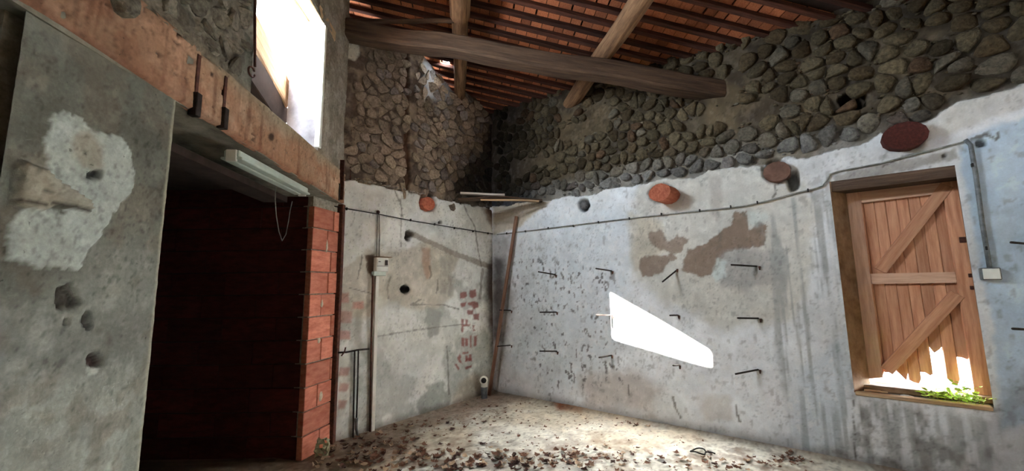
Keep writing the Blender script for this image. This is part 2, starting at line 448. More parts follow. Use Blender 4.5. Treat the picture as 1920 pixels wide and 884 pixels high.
# ---------------- floor
def make_floor():
    xs = steps([-6, -2.3, 3.8, 9], .6); 
    xs = np.concatenate([np.arange(-6, -2.3, .4), np.arange(-2.3, 3.9, .022), np.arange(3.9, 9.6, .4)])
    ys = np.concatenate([np.arange(-3.6, 2.2, .4), np.arange(2.2, 6.05, .022), [6.5]])
    X, Y = np.meshgrid(xs, ys); U, V = proj(X, Y, np.zeros_like(X))
    n = fbm(X*1.7, Y*1.7, 3, 5); n2 = fbm(X*9, Y*9, 8, 4); n3 = fbm(X*30, Y*30, 12, 3)
    z = .012*(n-.5)+.010*(n2-.5)+.006*n3
    col = np.zeros(X.shape+(3,))+lin(222, 218, 204)
    col = mix(col, lin(200, 190, 170), sm(.42, .6, n))
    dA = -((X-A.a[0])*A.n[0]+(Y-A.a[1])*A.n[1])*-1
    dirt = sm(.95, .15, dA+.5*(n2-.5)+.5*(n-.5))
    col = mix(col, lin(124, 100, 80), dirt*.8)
    col = mix(col, lin(112, 90, 74), sm(.50, .66, n2+.25*(n-.5))*.6*sm(4.9, 3.2, Y))
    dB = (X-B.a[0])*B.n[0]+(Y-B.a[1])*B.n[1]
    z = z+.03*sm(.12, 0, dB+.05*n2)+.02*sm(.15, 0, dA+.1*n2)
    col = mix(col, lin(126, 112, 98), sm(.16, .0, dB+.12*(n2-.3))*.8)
    rust = poly_mask(U, V, [(1035, 752), (1060, 748), (1112, 758), (1118, 766), (1085, 776), (1045, 768)], 5, 6, .09, 4)
    col = mix(col, lin(134, 76, 44), rust*.9)
    col = mix(col, lin(212, 190, 158), poly_mask(U, V, [(1060, 772), (1130, 762), (1230, 790), (1200, 800), (1090, 790)], 10, 10, .05, 7)*.5)
    col = mix(col, lin(92, 78, 66), sm(.60, .72, n3)*.45); col = mottle(col, X, Y, 341, .9)
    col = mix(col, lin(112, 88, 70), sm(.54, .66, fbm(X*5+3, Y*5, 345, 5, .6))*.6*sm(5.0, 3.6, Y))
    verts = np.stack([X, Y, z], -1).reshape(-1, 3); nz, ns = X.shape
    idx = np.arange(nz*ns).reshape(nz, ns)
    q = np.stack([idx[:-1, :-1], idx[:-1, 1:], idx[1:, 1:], idx[1:, :-1]], -1).reshape(-1, 4)
    # leave out what lies beyond walls A and B
    dAc = dA[:-1, :-1].ravel(); dBc = dB[:-1, :-1].ravel()
    xc = X[:-1, :-1].ravel(); yc = Y[:-1, :-1].ravel()
    q = q[((dAc > -.35) & (dBc > -.3)) | ((xc < -1.7) & (yc < 4.0))]
    obj('floor', verts, q, M_FLOOR, None, col.reshape(-1, 3), True, kind='structure')
make_floor()

# ---------------- wall A (far left wall, pale plaster below, rubble above)
PLA = 2.655
def top_A(s): return np.interp(s, [-.3, .98, 1.02, 1.30, 1.64, 1.72, 1.95, 2.3, 2.8], [4.56, 4.56, 4.55, 4.40, 4.21, 4.36, 4.34, 4.16, 4.2])
def fnA(S, Z, U, V):
    n = fbm(S*1.6, Z*1.6, 21, 5); n2 = fbm(S*7, Z*7, 22, 5); n3 = fbm(S*28, Z*28, 23, 3)
    edge = PLA+.03*(fbm(S*9, S*0, 24, 3)-.5)*2+.02*(n3-.5)
    pl = sm(.012, -.012, Z-edge)
    off = np.where(pl > .5, .0, -.045)*1.0+.010*(n-.5)+.012*(n2-.5)*(1-pl)*2.5+.004*(n3-.5)+.012*pl*(n-.5)
    c = np.zeros(S.shape+(3,))+lin(234, 237, 233)
    c = mix(c, lin(218, 219, 212), sm(.45, .62, n))
    damp = sm(.50, .60, fbm(S*2.6, Z*2.6, 31, 5)+.10*sm(1.5, .2, Z)-.12*sm(1.3, 1.9, Z)-.03)
    c = mix(c, lin(150, 154, 148), damp*.6)
    P = lambda pts, soft=3, jag=6, fr=.06, sd=0: poly_mask(U, V, pts, soft, jag, fr, sd)
    c = mix(c, lin(178, 168, 150), P([(632, 545), (640, 500), (690, 470), (760, 470), (800, 450), (850, 480), (850, 560), (790, 585), (730, 565), (690, 590), (640, 600)], 6, 14, .035, 1)*.7)
    c = mix(c, lin(214, 216, 208), P([(704, 560), (790, 580), (870, 615), (860, 640), (760, 700), (705, 640)], 5, 12, .04, 2)*.5)
    c = mix(c, lin(140, 144, 138), P([(780, 765), (800, 725), (830, 715), (845, 745), (842, 775), (800, 800)], 4, 8, .06, 3)*.8)
    c = mix(c, lin(140, 142, 134), P([(800, 575), (828, 585), (822, 625), (806, 635), (796, 600)], 3, 5, .1, 4)*.8)
    c = mix(c, lin(144, 138, 124), P([(700, 560), (680, 590), (676, 640), (690, 680), (662, 640), (668, 580)], 4, 6, .08, 5)*.6)
    # band rising across the wall, soot in the corner, stains
    c = mix(c, lin(150, 142, 130), line_mask(U, V, [(766, 436), (800, 452), (850, 475), (925, 503)], 8, 1.5, 6)*.85)
    c = mix(c, lin(120, 112, 106), line_mask(U, V, [(905, 505), (900, 560)], 3, .8, 6)*.7)
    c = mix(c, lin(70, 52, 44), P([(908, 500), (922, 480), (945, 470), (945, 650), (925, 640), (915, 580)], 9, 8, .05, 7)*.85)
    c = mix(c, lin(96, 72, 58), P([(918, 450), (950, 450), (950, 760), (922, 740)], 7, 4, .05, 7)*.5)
    c = mix(c, lin(136, 112, 90), P([(905, 392), (950, 385), (950, 440), (925, 437)], 5, 5, .08, 8)*.9)
    c = mix(c, lin(84, 56, 44), P([(911, 392), (930, 390), (930, 402), (922, 412)], 3, 3, .1, 8)*.8)
    c = mix(c, lin(168, 136, 112), P([(790, 465), (806, 465), (808, 520), (800, 525), (792, 500)], 3, 3, .1, 9)*.7)
    for q in ([(824, 480), (836, 482), (838, 550), (826, 550)], [(840, 490), (848, 500), (850, 556), (840, 556)]):
        c = mix(c, lin(150, 146, 136), P(q, 3, 3, .1, 9)*.6)
    c = mix(c, lin(84, 66, 54), P([(684, 478), (702, 478), (706, 515), (697, 520), (688, 508)], 2, 4, .12, 10)*.9)
    c = mix(c, lin(168, 150, 126), P([(860, 720), (890, 700), (925, 712), (925, 745), (850, 760)], 6, 6, .06, 11)*.5)
    # faint coursing of the bricks showing through at the left
    for q in ([(634, 549), (655, 549), (655, 568), (634, 568)], [(661, 566), (682, 566), (683, 579), (660, 580)], [(634, 583), (660, 585), (659, 606), (633, 606)],
              [(634, 619), (657, 620), (657, 637), (633, 638)], [(636, 689), (656, 690), (654, 705), (634, 707)], [(636, 718), (654, 720), (650, 734), (634, 735)], [(634, 750), (650, 752), (646, 766), (634, 768)]):
        c = mix(c, lin(176, 122, 108), P(q, 2.5, 2.5, .15, 12)*.7)
    c = mix(c, lin(160, 150, 140), P([(632, 570), (664, 572), (664, 620), (632, 620)], 4, 4, .1, 12)*.35)
    # remains of painted letters running up the wall
    RED = lin(138, 76, 70)
    for q in ([(863, 549), (875, 547), (876, 555), (871, 560), (863, 560)], [(881, 545), (893, 543), (894, 556), (886, 560), (881, 557)],
              [(863, 569), (875, 567), (872, 575), (865, 577)], [(877, 568), (890, 565), (897, 568), (897, 577), (888, 580), (884, 574), (877, 572)],
              [(876, 582), (888, 582), (887, 590), (877, 591)], [(887, 590), (899, 588), (898, 601), (889, 600)],
              [(865, 598), (870, 599), (869, 624), (865, 624)], [(869, 609), (882, 608), (881, 613), (869, 613)], [(873, 599), (878, 600), (877, 610), (873, 610)],
              [(886, 611), (891, 610), (890, 614), (888, 617), (892, 620), (887, 622)],
              [(865, 633), (871, 634), (870, 651), (865, 650)], [(872, 634), (878, 635), (877, 650), (872, 650)], [(881, 630), (884, 630), (884, 653), (881, 652)],
              [(888, 631), (894, 630), (893, 649), (888, 650)], [(866, 661), (878, 660), (877, 664), (866, 665)],
              [(872, 667), (876, 666), (876, 678), (872, 679)], [(879, 665), (883, 665), (884, 678), (878, 678)], [(872, 673), (884, 672), (884, 677), (872, 679)],
              [(861, 664), (864, 668), (863, 675), (868, 684), (860, 679), (857, 671)], [(852, 683), (856, 683), (862, 692), (859, 695)],
              [(871, 689), (884, 685), (883, 689), (873, 694)]):
        c = mix(c, RED, P(q, 1.4, 1.2, .3, 13)*.85)
    for q, w in (([(868, 378), (875, 400), (890, 425), (896, 465), (903, 500)], 1), ([(735, 345), (752, 388), (755, 410)], .8), ([(705, 632), (760, 622), (840, 612), (870, 608)], .8),
                 ([(752, 462), (752, 385), (750, 375)], .6), ([(838, 650), (840, 690), (842, 740)], 1), ([(820, 525), (821, 540), (818, 550)], 1.6), ([(805, 500), (809, 515), (806, 522)], 1.2),
                 ([(671, 523), (676, 500), (679, 478)], 1), ([(733, 520), (727, 540), (729, 560)], 1.2), ([(790, 562), (770, 572), (830, 572), (860, 580)], 1), ([(655, 540), (700, 552)], .7)):
        c = mix(c, lin(92, 86, 78), line_mask(U, V, q, w, 1, 14)*.7)
    # stripped upper part
    m = np.zeros(S.shape+(3,))+lin(134, 118, 102)
    m = mix(m, lin(92, 78, 68), sm(.4, .6, n2)); m = mix(m, lin(142, 124, 104), sm(.55, .7, fbm(S*12, Z*12, 33, 4))*.6)
    m = mix(m, lin(190, 186, 174), P([(634, 62), (656, 66), (676, 80), (678, 100), (668, 112), (646, 104), (636, 92)], 2, 3, .12, 14))
    m = mix(m, lin(176, 180, 184), P([(792, 95), (812, 105), (850, 150), (850, 190), (800, 185)], 8, 6, .1, 15)*.5)  # skylight on the wall top, painted as a paler patch
    soot = P([(925, 175), (905, 260), (875, 310), (850, 345), (845, 380), (1000, 390), (1000, 180)], 22, 10, .05, 16)
    m = mix(m, lin(38, 34, 32), soot*.93)
    ch = line_mask(U, V, [(764, 92), (768, 350)], 9, 2, 15)*(Z > PLA)
    off = off-.04*ch*(1-pl); m = mix(m, lin(88, 60, 44), ch*.8)
    c = mottle(c, S, Z, 301); m = mottle(m, S, Z, 311, 1.2)
    c = c*pl[..., None]+m*(1-pl)[..., None]
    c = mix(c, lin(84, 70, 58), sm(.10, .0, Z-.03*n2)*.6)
    # holes knocked in the plaster
    for (x, y, r) in ((760, 543, 9), (768, 440, 8), (765, 446, 6), (803, 380, 17), (826, 417, 3)):
        d = np.hypot(U-x, (V-y)); h = 1-sm(r*.75, r*1.15, d+2*(n3-.5)*2)
        off = off-.05*h; c = mix(c, lin(46, 38, 34), h*.9)
    return off, c
wallA = grid_surface('wall_left_far', A, steps([-.25, 0, LA+.10], .0125), steps([-.05, PLA, 4.75], .0125), fnA, M_PLASTER, kind='structure',
                     hole=lambda s, z: (z > top_A(s)+.03*(noise(s*14, z*0, 5)-.5)) | ((s < -.0) & (z < 2.36)))
def insA(s, z): return .06 < s < LA-.02 and PLA+.05 < z < float(top_A(s))-.03 and abs(s-.845) > .05 and not (s < .24 and z > 3.95)
def colA(s, z, r):
    k = r.uniform(.75, 1.15); c = lin(138, 122, 106) if r.random() < .7 else (lin(124, 114, 108) if r.random() < .7 else lin(148, 132, 112))
    U, V = proj(*[np.array([v]) for v in A.P(s, z)])
    soot = float(poly_mask(U, V, [(925, 175), (905, 260), (875, 310), (850, 345), (845, 380), (1000, 390), (1000, 180)], 22, 10, .05, 16)[0])
    skylit = 1 if (s > .98 and z > 4.05-.0*s) else 0  # top stones painted paler for the skylight on them
    c = c*k*1.45*(1-.9*soot)
    return c*(1.25 if skylit else 1)
build_stones(masonry_cells(0, LA, PLA+.03, 4.6, .135, .098, insA, 5, .02), wallA, A, colA, 6, .002, .03, .016, .30, 290, lambda c: c[0][0]+abs(c[0][1]-3.3)*.2, .86, o0=-.042, smooth=False)
# ragged chips of tile and stone standing out along the top edge of the plaster
rnd = random.Random(3)
for i in range(17):
    s = .10+i*.058+rnd.uniform(-.01, .01); z = PLA+.012+rnd.uniform(-.008, .012); w = rnd.uniform(.02, .034)
    v, f = stone_vf((s, z), [(s-w, z-.012), (s+w*.6, z-.018), (s+w, z+.006), (s-w*.3, z+.02)], rnd, .001, .03, rnd.uniform(.018, .04), .3, .6)
    c = lin(196, 184, 168)*rnd.uniform(.7, 1.05)
    obj('chip', v, f, M_STONE, wallA, np.tile(c, (len(v), 1)), False)

# ---------------- wall B (long right wall with the shuttered opening)
WS0, WS1, WZ0, WZ1 = 3.955, 4.722, .575, 2.39
SB_END, DS0, DS1 = 10.2, 6.7, 7.6
def edge_B(s): return np.interp(s, [0, .95, 1.6, 2.5, 3.2, 3.7, 4.0, 4.3, 4.6, 4.8, 5.12, 6, 11], [2.70, 2.66, 2.64, 2.66, 2.64, 2.66, 2.68, 2.72, 2.80, 2.88, 2.92, 3.0, 3.0])
def fnB(S, Z, U, V):
    n = fbm(S*1.5, Z*1.5, 41, 5); n2 = fbm(S*6, Z*6, 42, 5); n3 = fbm(S*26, Z*26, 43, 3)
    edge = edge_B(S)+.05*(fbm(S*6, S*0, 44, 4)-.5)*2+.015*(n3-.5)
    pl = sm(.012, -.012, Z-edge)
    off = np.where(pl > .5, 0, -.05)+.012*(n-.5)+.02*(n2-.5)*(1-pl)+.004*(n3-.5)+.006*(n2-.5)
    P = lambda pts, soft=3, jag=6, fr=.06, sd=0: poly_mask(U, V, pts, soft, jag, fr, sd)
    c = np.zeros(S.shape+(3,))+lin(236, 239, 242)
    c = mix(c, lin(222, 224, 225), sm(.42, .6, n))
    c = mix(c, lin(204, 200, 188), P([(1180, 420), (1200, 345), (1340, 310), (1480, 315), (1530, 370), (1520, 520), (1500, 600), (1350, 620), (1240, 560), (1190, 520)], 14, 20, .03, 1)*.75)
    c = mix(c, lin(198, 186, 164), P([(1178, 400), (1240, 420), (1245, 470), (1210, 510), (1185, 515)], 8, 8, .05, 2)*.6)
    br = lin(150, 132, 118)
    c = mix(c, br, P([(1215, 435), (1240, 432), (1250, 452), (1262, 448), (1270, 440), (1290, 450), (1280, 470), (1262, 478), (1240, 470), (1222, 460)], 1.5, 5, .11, 3)*.9)
    c = mix(c, br, P([(1198, 484), (1225, 478), (1240, 482), (1262, 476), (1268, 484), (1250, 496), (1245, 512), (1205, 520), (1198, 505)], 1.5, 5, .11, 4)*.95)
    c = mix(c, lin(142, 122, 106), P([(1288, 468), (1318, 458), (1345, 440), (1370, 420), (1378, 398), (1400, 396), (1404, 432), (1425, 415), (1440, 425), (1436, 460), (1395, 468), (1360, 476), (1345, 508), (1320, 520), (1280, 508), (1284, 486)], 1.5, 6, .09, 5)*.95)
    c = mix(c, lin(166, 164, 162), P([(1350, 480), (1380, 466), (1440, 470), (1470, 490), (1470, 530), (1400, 540), (1350, 535)], 8, 10, .05, 6)*.7)
    c = mix(c, lin(216, 228, 226), P([(1345, 485), (1362, 490), (1360, 520), (1345, 530), (1335, 515)], 3, 5, .1, 7)*.7)
    c = mix(c, lin(216, 226, 222), P([(1404, 398), (1440, 396), (1442, 412), (1420, 425), (1404, 420)], 6, 5, .1, 8)*.6)
    c = mix(c, lin(160, 152, 146), P([(1328, 330), (1350, 328), (1352, 380), (1345, 420), (1332, 400)], 5, 5, .08, 9)*.45)
    # streaked plaster left of and below the opening, bluish skylight put into the colour on the right
    st = fbm(S*22, Z*1.2, 51, 4)
    c = mix(c, lin(158, 160, 158), sm(.48, .62, st)*P([(1440, 380), (1560, 340), (1600, 740), (1880, 790), (1880, 884), (1500, 884), (1440, 620)], 16, 14, .03, 10)*.75)
    c = mix(c, lin(176, 200, 220), P([(1795, 280), (1830, 250), (1990, 200), (1990, 800), (1880, 800), (1860, 600)], 8, 8, .05, 11)*.75)
    c = mix(c, lin(178, 198, 212), P([(1590, 620), (1600, 740), (1560, 860), (1470, 840), (1500, 700)], 18, 14, .03, 12)*.35)
    c = mix(c, lin(176, 192, 200), P([(960, 400), (1180, 370), (1180, 640), (1100, 740), (960, 700)], 22, 12, .03, 12)*.25)
    c = mix(c, lin(120, 118, 112), sm(.5, .64, fbm(S*9, Z*5, 53, 5))*P([(1600, 745), (1860, 800), (1900, 884), (1600, 884)], 12, 10, .05, 13)*.7)
    c = mix(c, lin(126, 124, 126), P([(1840, 790), (1920, 700), (1990, 700), (1990, 900), (1840, 900)], 16, 10, .04, 14)*.45)
    c = mix(c, lin(168, 150, 136), P([(1085, 708), (1180, 690), (1240, 730), (1220, 775), (1100, 760)], 14, 12, .04, 15)*.55)
    c = mix(c, lin(172, 158, 140), P([(1310, 745), (1370, 740), (1375, 790), (1320, 795)], 8, 8, .06, 16)*.4)
    sp = sm(.68, .74, fbm(S*26, Z*17, 55, 3))*P([(960, 470), (1150, 500), (1170, 720), (1030, 740), (985, 660)], 22, 20, .03, 16)
    c = mix(c, lin(92, 84, 84), sp*.85)
    sp = sm(.70, .76, fbm(S*22, Z*15, 57, 3)); c = mix(c, lin(110, 104, 100), sp*.35)
    c = mix(c, lin(122, 112, 100), P([(1560, 330), (1620, 315), (1790, 280), (1800, 300), (1790, 300), (1570, 350)], 4, 5, .1, 17)*.65)
    c = mix(c, lin(190, 182, 168), P([(1560, 250), (1650, 235), (1680, 262), (1720, 270), (1960, 190), (1960, 140), (1700, 200)], 6, 8, .05, 18)*.5)
    c = mix(c, lin(178, 160, 130), P([(925, 375), (1030, 378), (975, 425), (925, 440)], 4, 5, .08, 19)*.75)
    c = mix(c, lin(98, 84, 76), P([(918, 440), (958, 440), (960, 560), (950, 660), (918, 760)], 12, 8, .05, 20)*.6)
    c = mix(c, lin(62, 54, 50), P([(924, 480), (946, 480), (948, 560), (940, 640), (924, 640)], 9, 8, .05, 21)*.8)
    for q, w in (([(1262, 746), (1266, 765), (1276, 783)], 1.6), ([(1380, 762), (1383, 780), (1388, 792)], 1.6), ([(1178, 722), (1179, 742)], 1), ([(1052, 512), (1056, 520)], 1),
                 ([(1820, 262), (1850, 252), (1870, 262), (1872, 250)], 4), ([(1655, 312), (1700, 292), (1750, 282)], 2), ([(1450, 340), (1456, 360), (1448, 372)], 1.5), ([(1600, 750), (1604, 870)], .8)):
        c = mix(c, lin(86, 78, 70), line_mask(U, V, q, w, 1.2, 22)*.8)
    # stripped upper part
    m = np.zeros(S.shape+(3,))+lin(84, 74, 60)
    m = mix(m, lin(62, 54, 45), sm(.4, .6, n2)); m = mix(m, lin(150, 146, 138), sm(3.0, 2.72, Z+.25*(n-.5))*.75*sm(.5, 1.2, S))
    m = mix(m, lin(104, 90, 68), sm(.55, .68, fbm(S*2.2, Z*2.2, 58, 3))*.5)
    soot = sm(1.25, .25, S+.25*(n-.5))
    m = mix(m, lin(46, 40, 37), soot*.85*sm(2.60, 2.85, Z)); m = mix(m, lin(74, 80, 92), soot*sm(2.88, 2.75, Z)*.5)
    m = mix(m, lin(60, 50, 44), P([(1400, 200), (1440, 150), (1500, 170), (1450, 260), (1390, 250)], 16, 12, .04, 23)*.5)
    c = mottle(c, S, Z, 321, .75); m = mottle(m, S, Z, 331, 1.3)
    c = c*pl[..., None]+m*(1-pl)[..., None]
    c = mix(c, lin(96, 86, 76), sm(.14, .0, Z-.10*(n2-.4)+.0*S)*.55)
    for (x, y, rx, ry, dp) in ((1095, 385, 11, 13, .05), (1600, 185, 26, 15, .3), (1488, 340, 12, 20, .08), (1240, 362, 24, 18, .06), (1455, 320, 26, 24, .06), (1698, 253, 33, 27, .06), (1840, 268, 12, 8, .04), (1770, 293, 6, 4, .02)):
        d = np.hypot((U-x)/rx, (V-y)/ry); h = 1-sm(.75, 1.15, d+.3*(n3-.5))
        off = off-dp*h; c = mix(c, lin(44, 36, 32), h*.85)
    edgeh = (np.abs(S-WS0) < 1e-6) | (np.abs(S-WS1) < 1e-6) | (np.abs(Z-WZ0) < 1e-6) | (np.abs(Z-WZ1) < 1e-6)
    off = np.where(edgeh & (S > WS0-.01) & (S < WS1+.01) & (Z > WZ0-.01) & (Z < WZ1+.01), 0, off)
    return off, c
wallB = grid_surface('wall_right', B, np.concatenate([steps([-.10, WS0, WS1, 5.5], .0135), steps([5.52, 6.55], .03), steps([6.6, DS0, DS1, SB_END], .3)]), steps([-.05, WZ0, 2.39, 4.7], .0135), fnB, M_PLASTER, kind='structure',
                     hole=lambda s, z: ((s > WS0) & (s < WS1) & (z > WZ0) & (z < WZ1)) | ((s > DS0) & (s < DS1) & (z < 2.39) & (z > -.06)))
SOCK = [(3.158, 3.55, .16, .16), (4.48, 2.70, .19, .12), (3.57, 2.57, .14, .12), (2.49, 2.52, .14, .1), (1.306, 3.95, .16, .2), (*B.on(1600, 185), .12, .07)]
def insB(s, z):
    if not (.05 < s < 6.5): return False
    p = B.P(s, z)
    if z > roof_z(p[0], p[1])+.10 or z < float(edge_B(s))+.045: return False
    if noise(s*2.3, z*3.1, 77) > .80: return False
    return all(abs(s-a) > w or abs(z-b) > h for a, b, w, h in SOCK)
def colB(s, z, r):
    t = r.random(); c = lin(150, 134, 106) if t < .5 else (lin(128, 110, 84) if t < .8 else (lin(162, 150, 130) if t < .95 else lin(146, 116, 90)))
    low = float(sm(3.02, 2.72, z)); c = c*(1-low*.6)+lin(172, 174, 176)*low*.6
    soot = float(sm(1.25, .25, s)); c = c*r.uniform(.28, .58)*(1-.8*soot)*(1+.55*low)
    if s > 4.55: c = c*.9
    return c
wB = lambda s: .10 if s < 1 else (.12 if s < 3 else .15)
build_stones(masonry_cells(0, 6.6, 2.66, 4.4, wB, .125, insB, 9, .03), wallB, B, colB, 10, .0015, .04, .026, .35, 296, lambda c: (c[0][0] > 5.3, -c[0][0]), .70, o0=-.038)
# small pinning stones in the joints
rnd = random.Random(8); parts = []; cc = []
for i in range(1700):
    s = rnd.uniform(.4, 5.4); z = rnd.uniform(2.68, 4.3)
    if not insB(s, z): continue
    w = rnd.uniform(.012, .034)
    v, f = stone_vf((s, z), [(s+w*math.cos(a)*rnd.uniform(.8, 1.5), z+w*.7*math.sin(a)) for a in (0, 1.2, 2.4, 3.6, 5.0)], rnd, .002, .03, rnd.uniform(.005, .02), .1)
    v = [(a, b+.045, q) for a, b, q in v]
    parts.append((v, f)); cc.append(np.tile(colB(s, z, rnd)*1.05, (len(v), 1)))
v, f = merge(parts); obj('pinning_stones', v, f, M_STONE, wallB, np.concatenate(cc), True, kind='stuff')

# reveal of the opening
DO = -.20                                    # shutter plane, outside the wall face
mB = B.mat()
WT = .46
def rev(name, corners, mat, nsub=8, parent=None, seed=0, **k):
    """rough quad surface given 4 local corners (s, out, z)"""
    a, b, c, d = [np.array(q, float) for q in corners]; n = nsub; V = []
    for i in range(n+1):
        for j in range(n+1):
            u, w = i/n, j/n; p = (a*(1-u)+b*u)*(1-w)+(d*(1-u)+c*u)*w
            if 0 < i < n and 0 < j < n: p = p+np.array([1, 0, 1])*(float(noise(u*5+seed, w*5, seed))-.5)*.012
            V.append(tuple(p))
    Fc = [(i*(n+1)+j, (i+1)*(n+1)+j, (i+1)*(n+1)+j+1, i*(n+1)+j+1) for i in range(n) for j in range(n)]
    return obj(name, V, Fc, mat, parent, None, True, **k)
win = empty('window_1', (0, 0, 0), kind='structure', mw=mB)
SL = B.on(1606, 520, -.20)[0]
for q0_, q1_, q2_, sd_ in ((WS0, SL, SL, 1), (WS1, WS1+.045, WS1+.045, 2)):
    rev('jamb', [(q0_, 0, WZ0-.02), (q1_, .20, WZ0-.02), (q1_, .20, WZ1+.02), (q0_, 0, WZ1+.02)], M_REVEAL, parent=win, seed=sd_)
    rev('jamb', [(q1_, .20, WZ0-.02), (q2_, WT, WZ0-.02), (q2_, WT, WZ1+.02), (q1_, .20, WZ1+.02)], M_REVEAL, parent=win, seed=sd_)
rev('sill', [(WS0, 0, WZ0), (WS1, 0, WZ0), (WS1+.04, WT, WZ0), (WS0+.1, WT, WZ0)], M_MORTAR, parent=win, seed=3)
box('head_board', WS0-.02, WS1+.05, .02, WT, WZ1-.09, WZ1+.02, M_BEAM, win)
box('sill_board', WS0+.005, WS1+.05, .12, .26, WZ0, WZ0+.05, M_REVEAL, win, ch=.008)
box('sill_bed', WS0-.05, WS1+.12, .02, .46, WZ0-.08, WZ0-.008, M_MORTAR, win)
box('jamb_core', WS1+.05, WS1+.12, .02, .46, WZ0-.05, WZ1+.05, M_REVEAL, win)
box('sill_edge', WS0+.005, WS1-.005, -.012, .05, WZ0-.02, WZ0+.008, M_TAN, win, ch=.005)
box('sill_ledge', WS0+.01, WS1-.01, .27, .44, WZ0+.02, WZ0+.055, M_OUTW, win, ch=.008)

# shutter: stiles, rails, braces and boards, broken at the foot
sh = empty('shutter', (0, 0, 0), 'broken pine board shutter with two diagonal braces in the wall opening', 'shutter', mw=mB)
def don(x, y, o=DO): return B.on(x, y, o)
s_l, _ = don(1606, 520); s_r = WS1+.06
zt = WZ1-.075
zb_l = don(1640, 712)[1]; zb_r = don(1850, 745)[1]
yF0, yF1 = -DO-.0, -DO+.032                  # local y of the frame, front to back
def slat(name, pts, y0, y1, mat, **k):
    """flat board: outline pts (s, z), thickness y0..y1, slightly chamfered front"""
    n = len(pts); cx = sum(p[0] for p in pts)/n; cz = sum(p[1] for p in pts)/n
    hw_ = max(abs(p[0]-cx) for p in pts); ki = 1-.005/hw_ if name == 'board' else .985
    V = [(cx+(p[0]-cx)*ki, y0-(.0 if name == 'board' else 0), cz+(p[1]-cz)*.995) for p in pts]+[(p[0], y0+(.008 if name == 'board' else .003), p[1]) for p in pts]+[(p[0], y1, p[1]) for p in pts]
    Fc = [tuple(range(n)), tuple(2*n+i for i in range(n))[::-1]]
    for i in range(n):
        j = (i+1) % n; Fc.append((i, n+i, n+j, j)); Fc.append((n+i, 2*n+i, 2*n+j, n+j))
    # origin on the board, local X along its length for the grain
    a = np.array(pts[0]); b = np.array(pts[-1 if k.pop('rev', False) else 1]); d = (b-a)/np.linalg.norm(b-a)
    V = [((x-a[0])*d[0]+(z-a[1])*d[1], y, -(x-a[0])*d[1]+(z-a[1])*d[0]) for x, y, z in V]
    o = obj(name, V, Fc, mat, sh, None, False, **k)
    o.matrix_basis = Matrix(((d[0], 0, -d[1], a[0]), (0, 1, 0, 0), (d[1], 0, d[0], a[1]), (0, 0, 0, 1)))
    return o
zm = don(1720, 522)[1]
stw, rw = .105, .085
slat('stile', [(s_l, zb_l), (s_l, zt), (s_l+.095, zt), (s_l+.09, zb_l+.02)], yF0, yF1, M_DOOR2)
slat('stile', [(s_r-stw, zb_r+.02), (s_r-stw, zt), (s_r, zt), (s_r, WZ0-.01), (s_r-stw*.5, WZ0+.01)], yF0, yF1, M_DOOR)
slat('rail', [(s_l+.095, zt-.115), (s_r-stw, zt-.105), (s_r-stw, zt), (s_l+.095, zt)], yF0+.002, yF1, M_DOOR2)
slat('rail', [(s_l+.095, zm-.045), (s_r-stw, zm-.042), (s_r-stw, zm+.045), (s_l+.095, zm+.045)], yF0+.002, yF1, M_DOOR2)
def brace(p0, p1, w):
    a = np.array(don(*p0)); b = np.array(don(*p1)); d = (b-a)/np.linalg.norm(b-a); n = np.array([-d[1], d[0]])*w/2
    slat('brace', [tuple(a-n), tuple(b-n), tuple(b+n), tuple(a+n)], yF0-.004, yF1, M_DOOR)
brace((1650, 508), (1776, 348), .085)
brace((1662, 696), (1796, 552), .085)
# boards behind the frame; the lower ends are rotted to different lengths
nb = 9; b0 = s_l+.035; bw = (s_r-.02-b0)/nb
foot = {}
for i, py in enumerate([702, 700, 706, 715, 700, 656, 718, 672, 664]):
    foot[i] = py
zb = zm-.02
for i in range(nb):
    x0 = b0+i*bw; x1 = min(x0+bw+.002, s_r-.01)
    xm = (x0+x1)/2
    pxx = 1655+ (i+.5)*(1845-1655)/nb
    zf = don(pxx, foot[i])[1]
    r = random.Random(i)
    slat('board', [(x0, zf+r.uniform(-.02, .03)), (x0, zt-.01), (x1, zt-.01), (x1, zf+r.uniform(-.02, .03)), (x1-.018, zf+r.uniform(-.05, 0)), (x0+.025, zf-r.uniform(0, .04))], yF1+.0015*(i % 2), yF1+.022, M_DOOR)
box('backing_strip', s_l+.02, s_r-.02, yF1+.023, yF1+.028, zm-.02, zt-.02, M_DOOR, sh)
for p, w, h in (((1807, 450), .05, .045), ((1819, 517), .02, .03), ((1822, 540), .02, .028)):
    s, z = don(*p); box('hinge_plate', s-w/2, s+w/2, yF0-.008, yF0, z-h/2, z+h/2, M_RUST, sh, ch=.002)

# outside beyond the opening
ext = B.P(4.3, 0, -6)
def ground_out():
    o = box('ground', -8, 18, .46, 24, -.30, -.10, M_OUT, None, mw=mB, kind='structure')
    o['label'] = 'pale grey road outside beyond the opening'
    box('kerb', -8, 18, 2.2, 2.5, -.10, .04, M_OUTW, o, mw=None)
    box('far_wall', -8, 18, 9, 9.3, -.1, 1.0, M_OUTW, o)
ground_out()

